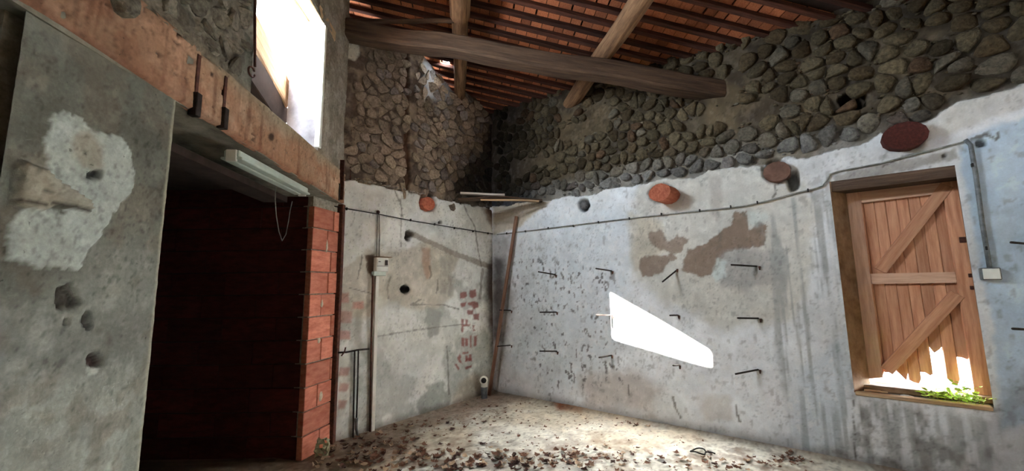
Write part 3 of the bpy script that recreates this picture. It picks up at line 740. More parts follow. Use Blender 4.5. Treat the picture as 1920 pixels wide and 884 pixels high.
# ---------------- wall C (left wall): upper masonry, opening to the sky, corner strip
OS0, OS1, OZ1 = 2.335, 3.40, 3.945
LZ0, LZ1 = 2.38, 2.72
SC1 = 4.08
OT = .28
def fnC(S, Z, U, V):
    n = fbm(S*2.2, Z*2.2, 61, 5); n2 = fbm(S*9, Z*9, 62, 5); n3 = fbm(S*30, Z*30, 63, 3)
    off = .03*(n-.5)+.05*(n2-.5)*sm(OS1+.02, OS1-.2, S)+.012*(n3-.5)+.02*(n2-.5)
    c = np.zeros(S.shape+(3,))+lin(142, 135, 120)
    c = mix(c, lin(108, 102, 90), sm(.42, .6, n2)); c = mix(c, lin(150, 142, 126), sm(.5, .66, fbm(S*5, Z*5, 64, 4))*.6)
    strip = sm(OS1-.08, OS1, S)
    c = mix(c, lin(150, 140, 126), strip*.7); c = mix(c, lin(176, 168, 154), strip*sm(.52, .62, n2)*.6)
    c = mix(c, lin(150, 156, 146), sm(.18, .04, OS0-S)*sm(OS0+.02, OS0, S)*.5)
    low = sm(LZ1+.10, LZ1, Z+.05*n2); c = mix(c, lin(166, 150, 126), low*.5)
    left = sm(1.25, 1.05, S); c = mix(c, lin(120, 130, 118), left*.5)
    c = mottle(c, S, Z, 361, 1.3)
    off = np.where(np.abs(S-OS0) < 1e-6, 0, off); off = np.where(np.abs(S-OS1) < 1e-6, 0, off); off = np.where(np.abs(Z-OZ1) < 1e-6, np.minimum(off, 0), off)
    return off, c
wallC = grid_surface('wall_left', C, np.concatenate([np.arange(-3.2, .6, .3), steps([.6, OS0, OS1, SC1], .016)]), steps([LZ1-.03, OZ1, 5.3], .016), fnC, M_ROUGH, kind='structure',
                     hole=lambda s, z: (s > OS0) & (s < OS1) & (z < OZ1))
def insC(s, z):
    if not (1.0 < s < OS0-.05) or z > 4.0: return False
    return z > LZ1+.05
build_stones(masonry_cells(1.0, OS0, LZ1+.02, 4.05, .12, .095, insC, 12, .02), wallC, C, lambda s, z, r: lin(146, 138, 122)*r.uniform(.6, 1.15), 13, .003, .03, .022, .45, 120, None, .8, o0=-.012, smooth=False)
# reveals of the sky opening
op = empty('window_2', (0, 0, 0), kind='structure', mw=C.mat())
M_REVW = mat_noise('grey_reveal_plaster', lin(150, 146, 150), lin(186, 182, 186), 7, .95, .5, .006)
rev('jamb', [(OS1, 0, LZ1-.02), (OS1, OT, LZ1-.02), (OS1, OT, OZ1+.02), (OS1, 0, OZ1+.02)], M_REVW, 16, op, 4)
rev('jamb', [(OS0, 0, LZ1-.02), (OS0, OT, LZ1-.02), (OS0, OT, OZ1+.02), (OS0, 0, OZ1+.02)], M_REVW, 16, op, 5)
box('corner_batten', OS1-.012, OS1+.028, -.018, .03, LZ1+.03, OZ1-.02, M_WHITE, op, ch=.004)
for i, (y0, y1) in enumerate(((.0, .13), (.145, OT+.01))):
    t = timber('head_timber', C.P(OS0-.2, OZ1+.055+.01*i, -(y0+y1)/2), C.P(SC1-.4, OZ1+.055+.01*i, -(y0+y1)/2), y1-y0, .11, M_TAN, op, seed=20+i, ch=.1)
    
# everything of wall C outside: solid backing so that no light leaks in
def shell(name, s0, s1, z0, z1, y0, y1, parent, mat=M_DARK): return box(name, s0, s1, y0, y1, z0, z1, mat, parent)
shell('backing', -3.3, OS0-.01, LZ1-.02, 5.3, OT-.1, OT, op); shell('backing', OS1+.01, SC1+.3, LZ1-.02, 5.3, OT-.1, OT, op)
shell('backing', OS0-.01, OS1+.01, OZ1+.10, 5.3, OT-.1, OT, op)
# plate timber crossing the opening on its outer side; dark pieces added below stand in for a black void
timber('plate_timber', C.P(1.7, 4.0, -OT-.08), C.P(OS1+.10, 3.26, -OT-.08), .13, .25, M_TAN, None, seed=31, ch=.08,
       label='pale sunlit timber crossing the foot of the sky opening', cat='beam')
timber('void_strip', C.P(1.7, 3.60, -OT-.06), C.P(OS1+.10, 3.02, -OT-.10), .11, .26, M_DARK, None, seed=32, ch=.08,
       label='dark strip standing in for the black void under the sunlit timber', cat='beam')
v, f = box_vf(0, 1, 0, .04, 0, 1)
v = [((OS0-.6)+(OS1+.7-OS0)*x, OT+.16+y, (LZ1-.4) if z < .5 else (3.78 if x < .5 else 3.02)) for x, y, z in v]
obj('void_panel', v, f, M_DARK, op, None, False)
box('void_panel', OS0-.6, OS1+.1, OT, OT+.2, LZ1-.45, LZ1-.40, M_DARK, op)

# lintel
nL = 40; sL0, sL1 = .55, 4.115; V = []; Fc = []
sec = [(-.0, LZ0), (-.0, LZ0+.10), (-.0, LZ0+.22), (-.0, LZ1), (.14, LZ1), (.42, LZ1), (.42, LZ0), (.2, LZ0)]
for i in range(nL*2+1):
    s = sL0+(sL1-sL0)*i/(nL*2)
    for j, (y, z) in enumerate(sec):
        e = (float(fbm(np.array(s*5.), np.array(j*3.3), 71, 3))-.5)
        V.append((s, y+e*.02, z+e*(.03 if j in (3, 4) else .018)))
for i in range(nL*2):
    for j in range(8):
        j2 = (j+1) % 8; Fc.append((i*8+j, i*8+j2, (i+1)*8+j2, (i+1)*8+j))
Fc.append(tuple(range(8))); Fc.append(tuple(nL*2*8+j for j in range(8))[::-1])
M_LCORE = mat_noise('grey_green_concrete', lin(92, 88, 76), lin(140, 134, 118), 6, .95, .6, .01)
lint = obj('lintel', V, Fc, M_LCORE, None, None, False, C.mat(), label='long orange-stained concrete lintel above the dark doorway', cat='lintel')
def fnLi(S, Z, U, V_):
    n = fbm(S*2.2, Z*4, 401, 5); n2 = fbm(S*9, Z*7, 402, 5, .6); n3 = fbm(S*34, Z*30, 403, 3); st = fbm(S*26, Z*2.0, 404, 4)
    c = np.zeros(S.shape+(3,))+lin(172, 134, 106)
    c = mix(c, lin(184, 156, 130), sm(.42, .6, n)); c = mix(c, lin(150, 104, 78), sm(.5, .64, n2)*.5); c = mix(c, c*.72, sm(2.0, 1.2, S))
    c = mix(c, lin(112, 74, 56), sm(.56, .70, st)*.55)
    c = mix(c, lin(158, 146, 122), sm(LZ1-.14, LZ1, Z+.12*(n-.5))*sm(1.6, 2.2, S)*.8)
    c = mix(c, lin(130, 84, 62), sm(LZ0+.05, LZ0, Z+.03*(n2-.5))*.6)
    c = mottle(c, S, Z, 411, .9)
    k = sm(.78, .84, fbm(S*30, Z*30, 407, 2)); c = mix(c, lin(70, 50, 42), k*.7)
    for (x, y, rx, ry) in ((505, 257, 6, 8), (392, 140, 3, 5)):
        h = 1-sm(.7, 1.2, np.hypot((U-x)/rx, (V_-y)/ry)); c = mix(c, lin(58, 44, 36), h*.9)
    up = (Z > LZ1-.002)*1.0; lo = (Z < LZ0+.002)*1.0
    off = .014+.016*(n-.5)+.014*(n2-.5)+.004*(n3-.5)-.012*k-.03*up-.03*lo
    return off, c
zz = steps([LZ0, LZ1], .012)
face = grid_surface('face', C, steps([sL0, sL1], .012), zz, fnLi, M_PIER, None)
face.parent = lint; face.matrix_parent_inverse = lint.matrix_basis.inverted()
vv = face.data.vertices; ns_ = len(steps([sL0, sL1], .012)); 
for k_, row in ((0, 0), (len(zz)-1, 1)):
    for i in range(ns_):
        v_ = vv[k_*ns_+i]; v_.co.z += .03*(float(fbm(np.array(v_.co.x*7), np.array(k_*1.), 415, 4))-.5)*(1.6 if row else .8)

# steel straps and end brackets on the lintel
for k, (p0, p1, lab) in enumerate((((376, 110), (378, 218), 'rusty steel strap on the lintel, nearer the cement pier'), ((426, 150), (426, 240), 'rusty steel strap on the lintel, just above the lamp batten end'))):
    s0, z0 = C.on(*p0, .02); s1, z1 = C.on(*p1, .02)
    st = empty('steel_strap', C.P(s0, z1, .02), lab, 'strap', 'straps on the lintel')
    st.matrix_basis = C.mat() @ Matrix.Translation((s0, -.005, z1))
    box('bar', -.012, .012, -.012, .012, .05, z0-z1+.02, M_RUST, st, ch=.002)
    box('strap_shadow', -.018, .018, -.03, .012, -.02, .10, M_IRON, st, ch=.003)  # dark block put in for the shadow at the strap's foot
for k, (x, lab) in enumerate(((636, 'rusty angle bracket at the lintel end, on its lintel side'), (649, 'rusty angle bracket at the lintel end, on its rubble wall side'))):
    s0, z0 = C.on(x, 318 if k == 0 else 330, .0); s1, z1 = C.on(x+3, 378 if k == 0 else 374, .0)
    br = empty('angle_bracket', (0, 0, 0), lab, 'bracket', 'brackets at the lintel end')
    br.matrix_basis = C.mat() @ Matrix.Translation((s0, 0, z1))
    box('flange', -.008, .012, -.05, .01, 0, max(.2, z0-z1+.1), M_RUST, br, ch=.002)
    box('plate', -.03, -.006, -.022, .01, -.01, .16, M_IRON, br, ch=.002)

# cement pier
PS0, PS1 = 1.135, 1.765
def fnP(S, Z, U, V):
    n = fbm(S*2.5, Z*2.5, 81, 5); n2 = fbm(S*11, Z*11, 82, 5); n3 = fbm(S*40, Z*40, 83, 3)
    P = lambda pts, soft=3, jag=6, fr=.03, sd=0: poly_mask(U, V, pts, soft, jag, fr, sd)
    c = np.zeros(S.shape+(3,))+lin(112, 112, 101)
    c = mix(c, lin(96, 95, 84), sm(.4, .62, n)); c = mix(c, lin(150, 152, 142), sm(1.75, 1.2, Z+.4*(n-.5))*.8)
    c = mix(c, lin(112, 104, 90), sm(.52, .66, n2)*.5)
    wp = P([(95, 212), (130, 208), (150, 222), (165, 240), (180, 250), (205, 248), (235, 270), (250, 310), (252, 350), (225, 385), (205, 415), (190, 440), (160, 470), (150, 505), (60, 500), (10, 490), (12, 420), (40, 395), (60, 385), (120, 400), (60, 330), (90, 320), (80, 260), (90, 240)], 2, 9, .06, 1)
    c = mix(c, lin(168, 173, 164), wp*.9); off = .006*(n-.5)+.004*(n3-.5)+.006*wp
    c = mix(c, lin(142, 134, 116), P([(135, 250), (165, 245), (190, 275), (188, 320), (150, 315), (130, 285)], 8, 8, .06, 2)*.75)
    bk = P([(25, 315), (40, 305), (70, 315), (85, 330), (110, 345), (150, 375), (165, 395), (110, 388), (60, 395), (20, 385), (25, 350)], 2, 5, .08, 3)
    c = mix(c, lin(150, 142, 124), bk*.8); off = off+.03*bk*(.4+n2)
    c = mix(c, lin(62, 54, 46), line_mask(U, V, [(22, 378), (60, 382), (110, 385), (160, 396)], 5, 2, 4)*.85)
    c = mix(c, lin(80, 72, 62), line_mask(U, V, [(45, 358), (90, 360), (135, 368)], 3, 2, 5)*.6)
    for (x, y, rx, ry, col) in ((176, 328, 15, 9, (24, 16, 14)), (127, 560, 21, 28, (50, 42, 36)), (166, 601, 10, 18, (66, 60, 52)), (178, 676, 15, 14, (56, 28, 24)), (126, 602, 5, 7, (70, 64, 54))):
        d = np.hypot((U-x)/rx, (V-y)/ry); h = 1-sm(.75, 1.15, d+.9*(fbm(U*.07, V*.07, 9, 3)-.5))
        off = off-.03*h*(.5+n2); c = mix(c, lin(*col), h*.9)
    c = mix(c, lin(196, 196, 184), P([(162, 690), (185, 690), (183, 700), (165, 702)], 2, 2, .2, 6)*.8)
    c = mottle(c, S, Z, 351, 1.1)
    off = np.where(S > PS1-.004, -.065, off)
    e = sm(PS1-.02, PS1-.004, S+.016*n2); c = mix(c, lin(188, 184, 160), e*.6)
    return off, c
pier = grid_surface('wall_pier', C, steps([PS0, PS1], .009), steps([-.05, LZ0+.005], .011), fnP, M_PIER, kind='structure')
pv = [box_vf(PS0, PS1, .06, .46, -.05, LZ0)]
v, f = merge(pv); obj('pier_core', v, f, M_MORTAR, pier, None, False)
def fnL(S, Z, U, V):
    n = fbm(S*3, Z*3, 91, 4); n2 = fbm(S*10, Z*8, 92, 5)
    c = np.zeros(S.shape+(3,))+lin(122, 122, 108); c = mix(c, lin(62, 56, 50), sm(.42, .58, n2)); 
    c = mix(c, lin(150, 162, 150), sm(2.12, 2.3, Z+.2*(n-.5))*.7)
    g = sm(1.06, 1.11, S+.04*(n-.5))*(.45+.55*sm(.4, .6, n2))
    c = mix(c, lin(40, 34, 30), g*.85*sm(2.3, 2.1, Z)); return -.02+.10*(n-.5)+.09*(n2-.5)-.12*g, c
wl = grid_surface('wall_left_near', C, np.concatenate([np.arange(-3.2, .6, .3), steps([.6, PS0+.02], .02)]), steps([-.05, LZ0+.42], .03), fnL, M_ROUGH, kind='structure')

# alcove: brick jamb face, brick back wall
c1 = floor_pt(563, 866)
BK = Plane((-4.4, c1[1]+.02), d=(1, 0))
wb = empty('wall_brick_jamb', (0, 0, 0), kind='structure', mw=BR.mat())
BW = float(np.linalg.norm(floor_pt(615, 836)[:2]-c1[:2]))+.03
box('mortar_bed', .006, BW, .006, .12, -.03, 2.44, M_MORTAR, wb)
rnd = random.Random(11); ch_ = .2085
for k in range(11):
    z0 = -.01+k*ch_; spl = [.20, .335, .15, .30, .17, .28, .14, .22, .25, .19, .26][k]
    xs = [0.0, spl*BW/.36, BW]
    for a, b in zip(xs[:-1], xs[1:]):
        if b-a < .02: continue
        o = rnd.uniform(-.004, .004)
        box('brick', a+(.0 if a == 0 else .006), b-(.004 if b < BW else .012), -.012+o, .05, z0+.006, z0+ch_-.004, M_BRICK, wb, ch=.004)
v = []
for (s, z, w, h) in ((.20, 1.92, .022, .10), (.17, 1.36, .02, .06), (.21, .50, .04, .07), (.15, 1.02, .03, .05)):
    p, q = stone_vf((s, z), [(s-w, z-h), (s+w*.7, z-h*.8), (s+w, z+h*.6), (s-w*.6, z+h)], rnd, .001, .02, .016, .05); v.append((p, q))
V_, F_ = merge(v); obj('mortar_smear', V_, F_, mat_noise('pale_mortar_smear', lin(176, 166, 142), lin(212, 204, 184), 30, .95, .6, .005), wb, None, True)
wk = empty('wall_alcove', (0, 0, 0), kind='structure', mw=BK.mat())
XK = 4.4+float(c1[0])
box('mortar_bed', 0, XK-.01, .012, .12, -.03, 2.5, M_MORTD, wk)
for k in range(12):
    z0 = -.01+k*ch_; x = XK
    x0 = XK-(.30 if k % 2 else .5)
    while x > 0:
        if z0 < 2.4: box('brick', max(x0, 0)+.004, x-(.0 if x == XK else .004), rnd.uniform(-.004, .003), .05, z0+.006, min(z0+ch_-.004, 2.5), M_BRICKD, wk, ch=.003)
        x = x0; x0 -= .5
al = empty('ceiling_alcove', (0, 0, 0), kind='structure')
box('ceiling_board', -4.6, -1.86, .8, 4.4, 2.46, 2.60, M_DARK, al); box('ceiling_board', -2.3, -1.86, 3.6, 4.5, 2.385, 2.46, M_DARK, al)
box('side_wall', -4.6, -4.4, .8, 4.0, -.1, 2.55, M_DARK, al); box('side_wall', -4.5, -1.62, .8, .9, -.1, 2.55, M_DARK, al)
box('side_wall', -4.6, -1.95, 3.84, 3.95, -.1, 2.55, M_DARK, al); box('side_wall', -2.2, -1.9, 3.84, 4.5, -.1, 2.55, M_DARK, al)

box('side_wall', -.32, .02, .05, .09, -.1, 2.5, M_DARK, None, mw=A.mat(), kind='structure').name = 'wall_left_return'
box('backing', 3.5, 4.7, .06, .5, 2.39, 2.80, M_DARK, op)
# rusty post between bricks and plaster
pA = floor_pt(622, 834)
timber('steel_post', (pA[0]-.008, pA[1]+.0, 0), (pA[0]-.008, pA[1]+.0, 2.37), .065, .06, M_RUST, None, seed=41, rough=.003, ch=.08, zv=(0, 1, 0),
       label='rusty brown steel post between red bricks and pale plaster', cat='post')

# fluorescent batten under the lintel
q0 = C.px(434, 292, -.03); q1 = C.px(567, 361, -.03)
fx = empty('lamp_batten', q0, 'pale grey-green fluorescent lamp batten fixed under the concrete lintel', 'lamp')
fx.matrix_basis = frame(q0, q1-q0); Lf = float(np.linalg.norm(q1-q0)); fi = fx
box('body', 0, Lf, -.045, .045, -.008, .035, M_LAMP, fx, ch=.006)
box('reflector', 0, Lf, -.062, -.008, -.022, -.006, M_LAMP, fx, ch=.004)
box('reflector', 0, Lf, .008, .062, -.022, -.006, M_LAMP, fx, ch=.004)
box('tube_groove', .01, Lf-.01, -.008, .008, -.012, -.006, M_IRON, fx)
box('end_cap', -.008, .012, -.03, .03, -.034, .036, M_WHITE, fx, ch=.004); box('end_cap', Lf-.012, Lf+.008, -.03, .03, -.034, .036, M_WHITE, fx, ch=.004)
pts = []
for x, y in ((517, 345), (516, 375), (518, 405), (523, 435), (529, 452), (536, 440), (541, 415), (544, 395), (548, 378)):
    pts.append(C.px(x, y, -.12))
tube('hanging_cable', pts, .0035, M_CABLE, label='thin grey cable hanging in a loop below the lamp batten', cat='cable')

# iron rod with ring in the sky opening
pts = [C.px(478, y, .02) for y in (-60, 0, 60, 125)]
rod = empty('iron_rod', pts[-1], 'thin iron rod with a ring end hanging beside the sky opening', 'rod')
v, f = tube_vf([p-pts[-1] for p in pts], .008, 8); obj('bar', v, f, M_RUST, rod, None, True)
ce = C.px(472, 135, .02)-pts[-1]
v, f = tube_vf([tuple(ce+np.array([0, math.cos(a)*.03, math.sin(a)*.03])) for a in np.linspace(.6, 6.2, 14)], .006, 6); obj('ring', v, f, M_RUST, rod, None, True)

# ---------------- roof
E1 = np.array([.9956, .0934]); E2 = np.array([-.0934, .9956])
def rp(a, b, drop=0.0):
    """roof point: a across (along the rafters), b along the purlins"""
    x, y = E1*a+E2*b; return np.array([x, y, roof_z(x, y)-drop])
GP = on_roof(836, 117, -.06); ga, gb = float(GP[:2] @ E1), float(GP[:2] @ E2)
ga0, ga1, gb0, gb1 = ga-.045, ga+.045, gb-.05, gb+.05
vs, fs = [], []
aa = [-1.85, ga0, ga1, 9.5]; bb_ = [-4, gb0, gb1, 7.2]
for b in bb_:
    for a in aa: vs.append(rp(a, b, -.095))
for i in range(3):
    for k in range(3):
        if (i, k) != (1, 1): fs.append((i*4+k, i*4+k+1, (i+1)*4+k+1, (i+1)*4+k))
roof = obj('roof', vs, fs, M_DARK, None, None, False, kind='structure')
def slope_frame(a, b, drop=0.0):
    p = rp(a, b, drop); q = rp(a+1, b, drop); n = np.cross(q-p, rp(a, b+1, drop)-p); n = n if n[2] > 0 else -n
    return frame(p, q-p, Zv=n/np.linalg.norm(n))
def b_end(b):
    """a where the roof line b meets wall B"""
    t = np.linspace(-1.5, 9, 2000); P = E1[None]*t[:, None]+E2[None]*b
    d = (P-B.a)@B.n; k = np.where(d < 0)[0]; return float(t[k[0]]) if len(k) else 9.0
SPC = .165; b_ref = float(np.dot(rp(0, 0)[:2]*0+on_roof(880, 52)[:2], E2))
bays = []
b = b_ref-SPC*24
while b < 7.0:
    ae = b_end(b); a0 = -1.85
    if b > b_ref-SPC*14: a1 = min(ae+.25, 9)
    else: a1 = min(ae+.25, 9)
    if b < 5.75 or True:
        hw = .031
        o = box('rafter', 0, a1-a0, -.026, .026, 0, .055, M_RAFT, roof, ch=.006)
        o.matrix_basis = slope_frame(a0, b)
    bays.append((b, a0, a1)); b += SPC
# tiles lying across the bays
rnd = random.Random(17); tl = []
for b, a0, a1 in bays:
    if b < b_ref-SPC*7 or b > 6.2: continue
    a = a0+rnd.uniform(0, .1)
    while a < a1-.03:
        w = rnd.uniform(.095, .135)
        if not (abs(b+SPC/2-gb) < .12 and a < ga+.06 and a+w > ga-.06): tl.append((a, b, w, rnd.random()))
        a += w+rnd.choice([.004, .005, .006, .016])
def tile_key(t):
    P = rp(t[0], t[1]); u, v = proj(np.array([P[0]]), np.array([P[1]]), np.array([P[2]]))
    vis = (600 < u[0] < 1650) and (-10 < v[0] < 230) and P[1] > .5
    return (0 if vis else 1, float(P[1]))
tl.sort(key=tile_key)
vt, ft = box_vf(0, 1, -.5, .5, 0, 1, 0)
tmesh = mesh_of('tile', vt, ft, M_TILE, None, False); rest = []
for i, (a, b, w, r) in enumerate(tl):
    m = slope_frame(a, b+SPC/2, -.056)
    m = m @ Matrix.Translation((0, 0, (r-.5)*.010)) @ Matrix.Rotation((r-.5)*.10, 4, 'Y') @ Matrix.Diagonal((w, SPC+.02, .018, 1))
    if i < 296:
        o = bpy.data.objects.new('tile', tmesh); add(o, roof); o.matrix_basis = m
    else:
        rest.append(([m @ Vector(q) for q in vt], ft))
v, f = merge(rest); obj('tiles_beyond', v, f, M_TILE, roof, None, False, kind='stuff')

# dark space beyond wall A
bw_ = empty('wall_beyond', (0, 0, 0), kind='structure', mw=A.mat())
g0 = A.on(836, 118, -1.3); gx0, gx1, gz0, gz1 = g0[0]-.05, g0[0]+.05, g0[1]-.06, g0[1]+.06
box('backing', .9, gx0, 1.3, 1.4, 2.2, 5.6, M_DARK, bw_); box('backing', gx1, LA+1.3, 1.3, 1.4, 2.2, 5.6, M_DARK, bw_)
box('backing', gx0, gx1, 1.3, 1.4, 2.2, gz0, M_DARK, bw_); box('backing', gx0, gx1, 1.3, 1.4, gz1, 5.6, M_DARK, bw_)
box('backing', .9, LA+1.3, .06, 1.4, 2.2, 2.3, M_DARK, bw_)
box('backing', LA+.25, LA+.35, 0, 1.4, 2.2, 5.6, M_DARK, bw_)
bw2 = empty('wall_left_beyond', (0, 0, 0), kind='structure', mw=C.mat())
box('backing', 3.9, 6.6, OT-.1, OT, 2.2, 5.6, M_DARK, bw2)

# main beam, logs and pole
pl_ = A.on(655, 42); L0 = np.array([-1.80, 4.02, 4.33]); R1 = B.P(3.158, 3.56, -.12); 
timber('tie_beam', L0, R1, .20, .19, M_BEAM, None, seed=51, rough=.014, ch=.10, seg=40,
       label='long square hewn oak beam spanning the room beneath the rafters', cat='beam')
def log(name, p0, p1, r0, r1, seed, lab, drop=None, ext0=0, ext1=0, mat=M_LOG):
    a = on_roof(*p0, drop or r0+.005); b = on_roof(*p1, drop or r0+.005); d = (b-a)/np.linalg.norm(b-a)
    return timber(name, a-d*ext0, b+d*ext1, r0*2, r0*2, mat, None, seed=seed, rough=.008, rnd=True, taper=r1/r0, label=lab, cat='log')
log('roof_log', (862, -60), (862, 30), .115, .11, 61, 'thick round roof log with its sawn end above the tie beam', ext0=3.5)
log('roof_log', (862, 30), (863, 172), .095, .075, 62, 'thinner round roof log running on behind the tie beam to the rubble wall', ext0=.15, ext1=.15)
log('roof_log', (1222, -30), (1080, 180), .115, .10, 63, 'long tan roof log crossing over the tie beam to the right', ext0=3.5, ext1=.25)
timber('thin_pole', (-1.78, 4.0, 4.42), on_roof(850, 40, .2), .05, .05, M_BEAM, None, seed=64, rnd=True, label='thin dark pole lying above the tie beam at the left', cat='pole')

# ---------------- stubs of sawn-off joists
def stub(pl, x, y, rx, ry, out, mat, seed, lab, side=0.0, drop=0.0):
    s, z = pl.on(x, y, out); a = pl.P(s+side, z+drop, -.12); b = pl.P(s, z, out)
    dep = float(np.dot(b-np.array([0, 0, CH]), FW)); r = rx*dep/F_PX
    timber('joist_stub', a, b, r*2, r*2*ry/rx, mat, None, seed=seed, rough=.012, rnd=True, seg=5, label=lab, cat='stub')
stub(A, 804, 381, 15, 13, .05, M_SAWN, 71, 'sawn-off reddish joist stub in the left plaster wall')
stub(B, 1235, 360, 21, 17, .22, M_SAWN, 72, 'red-ended joist stub sticking far out of the right wall', .05)
stub(B, 1453, 321, 22, 19, .06, mat_noise('grey_brown_stub', lin(96, 70, 60), lin(128, 98, 84), 9, .9, .8, .01), 73, 'weathered brown joist stub by a dark hole in the plaster edge')
stub(B, 1697, 252, 32, 26, .10, M_SAWND, 74, 'large dark red joist end above the shutter')
s, z = B.on(1095, 385, .0); v, f = stone_vf((s, z), [(s-.06, z-.05), (s+.02, z-.07), (s+.07, z), (s+.03, z+.07), (s-.05, z+.06)], random.Random(4), .004, .04, .02, .1)
obj('plug_stone', v, f, M_STONE, wallB, np.tile(lin(120, 118, 118), (len(v), 1)), True)

# ---------------- shelf of broken planks across the corner, leaning batten
def plank(pa, pb, w, h, mat, seed, lab, oa=.0, ob=.0, cat='plank'):
    a = A.px(*pa, oa) if oa is not None else None; b = B.px(*pb, ob)
    return timber('broken_plank', a, b, w, h, mat, None, seed=seed, rough=.012, ch=.1, label=lab, cat=cat)
zc = 2.68
p1, p2 = A.P(1.60, zc+.02, .03), B.P(.92, zc-.03, .03)
timber('broken_plank', p1, p2, .16, .022, M_BEAM, None, seed=81, rough=.02, label='dark broken plank lying across the corner above the plaster', cat='plank')
timber('broken_plank', p1+[.02, -.02, .042], p1*.45+p2*.55+[0, -.02, .042], .10, .03, mat_noise('chalky_plank', lin(190, 178, 164), lin(220, 210, 198), 6, .9, .5, .006, (.6, 8, 8)), None, seed=82, rough=.02,
       label='chalky pale plank on top of the corner planks', cat='plank')
timber('broken_plank', p1*.75+p2*.25+[.02, -.09, -.035], p2+[-.05, -.08, -.035], .06, .014, M_TAN, None, seed=83, rough=.015, label='narrow tan lath along the front of the corner planks', cat='plank')
bA = B.P(.06, .0, .16); bT = B.P(*B.on(968, 406, .03), .03)
timber('leaning_batten', bA, bT, .045, .03, mat_noise('brown_batten', lin(112, 80, 66), lin(146, 112, 92), 5, .85, .4, .004, (.6, 8, 8)), None, seed=84, rough=.004, zv=(.5, .8, 0),
       label='long thin brown wooden batten leaning in the corner', cat='batten')

# ---------------- iron pegs in the right wall
pegs = [((1009, 510), (1043, 516)), ((1117, 504), (1149, 509)), ((1242, 529), (1270, 505)), ((1371, 497), (1424, 500)),
        ((1012, 586), (1045, 586)), ((1118, 591), (1150, 592)), ((1256, 592), (1273, 592)), ((1383, 597), (1426, 598)),
        ((1012, 659), (1046, 660)), ((1123, 671), (1148, 667)), ((1262, 686), (1275, 686)), ((1379, 702), (1425, 694)),
        ((936, 582), (960, 583)), ((932, 650), (960, 648)), ((1896, 455), (1942, 458)), ((1899, 617), (1946, 620))]
row = ['upper', 'middle', 'lower']; ordn = ['first', 'second', 'third', 'fourth']
for i, (tip, base) in enumerate(pegs):
    if i < 12:
        lab = '%s iron peg from the corner in the %s row of four on the right wall' % (ordn[i % 4], row[i//4])
    else: lab = ['upper iron peg close to the leaning batten', 'lower iron peg close to the leaning batten', 'upper iron peg to the right of the junction box', 'lower iron peg to the right of the junction box'][i-12]
    s, z = B.on(*base, 0); Lp = .20 if i not in (6, 10) else .13
    if i in (12, 13): Lp = .14
    b_ = B.P(s, z, -.03); t_ = B.P(*B.on(*tip, Lp), Lp)
    e = empty('wall_peg', B.P(s, z, 0), lab, 'peg', 'iron pegs in the right wall')
    o = e.location
    v, f = tube_vf([b_-np.array(o), t_-np.array(o)], .0085, 8); obj('bar', v, f, M_IRON, e, None, True)
    m_ = B.P(s, z, .004)-np.array(o)
    v, f = tube_vf([m_, m_+np.array([B.n[0]*.006, B.n[1]*.006, -.035])], [.012, .006], 6); obj('washer', v, f, M_RUST, e, None, True)

# ---------------- wiring
def poly_on(pl, pts, o=.012): return [pl.px(x, y, o) for x, y in pts]
def clips(pl, pts, par, o=.014):
    for x, y in pts:
        s, z = pl.on(x, y, o); c = pl.P(s, z, o)
        v, f = box_vf(-.006, .006, -.012, .012, -.014, .014, .002)
        ob = obj('clip', v, f, M_BLACK, par, None, False); ob.matrix_basis = par.matrix_basis.inverted() @ (Matrix.Translation(tuple(c)) @ pl.mat().to_3x3().to_4x4())
ca = empty('wall_cable', A.px(632, 389, .01), 'grey clipped cable along the left plaster wall', 'cable'); 
P0 = np.array(ca.location)
v, f = tube_vf([p-P0 for p in poly_on(A, [(600, 381), (640, 390), (710, 402), (770, 414), (850, 427), (900, 435), (931, 440)])], .006, 6); obj('cable', v, f, M_BLACK, ca, None, True)
clips(A, [(650, 392), (770, 413), (815, 421), (852, 428), (887, 434), (915, 438)], ca)
cb = empty('wall_cable', B.px(932, 440, .01), 'pale clipped cable along the right wall, rising past the shutter', 'cable'); P0 = np.array(cb.location)
v, f = tube_vf([p-P0 for p in poly_on(B, [(932, 440), (1000, 432), (1080, 422), (1180, 410), (1245, 403), (1310, 396), (1370, 390), (1400, 386), (1440, 377), (1490, 363), (1525, 355), (1543, 349), (1551, 338), (1556, 327), (1575, 321), (1650, 307), (1740, 284), (1800, 268), (1815, 264)], .014)], .007, 6); obj('cable', v, f, M_CABLE, cb, None, True)
clips(B, [(950, 438), (985, 434), (1028, 428), (1075, 424), (1122, 417), (1180, 410), (1240, 402), (1312, 395), (1370, 388), (1420, 380), (1515, 357)], cb, .018)
co = empty('conduit', B.px(1818, 266, .01), 'grey metal conduit running down to the junction box', 'conduit'); P0 = np.array(co.location)
v, f = tube_vf([p-P0 for p in poly_on(B, [(1810, 262), (1820, 272), (1830, 330), (1842, 420), (1856, 505)], .02)], .014, 8); obj('pipe', v, f, M_PIPE, co, None, True)
clips(B, [(1823, 310), (1849, 466)], co, .026)
s, z = B.on(1857, 514, .03)
jb = empty('junction_box', (0, 0, 0), 'square pale junction box at the foot of the conduit', 'junction box'); jb.matrix_basis = B.mat() @ Matrix.Translation((s, 0, z))
box('body', -.05, .05, -.05, -.002, -.045, .045, M_PIPE, jb, ch=.006); box('lid', -.042, .042, -.058, -.05, -.038, .038, M_WHITE, jb, ch=.003)

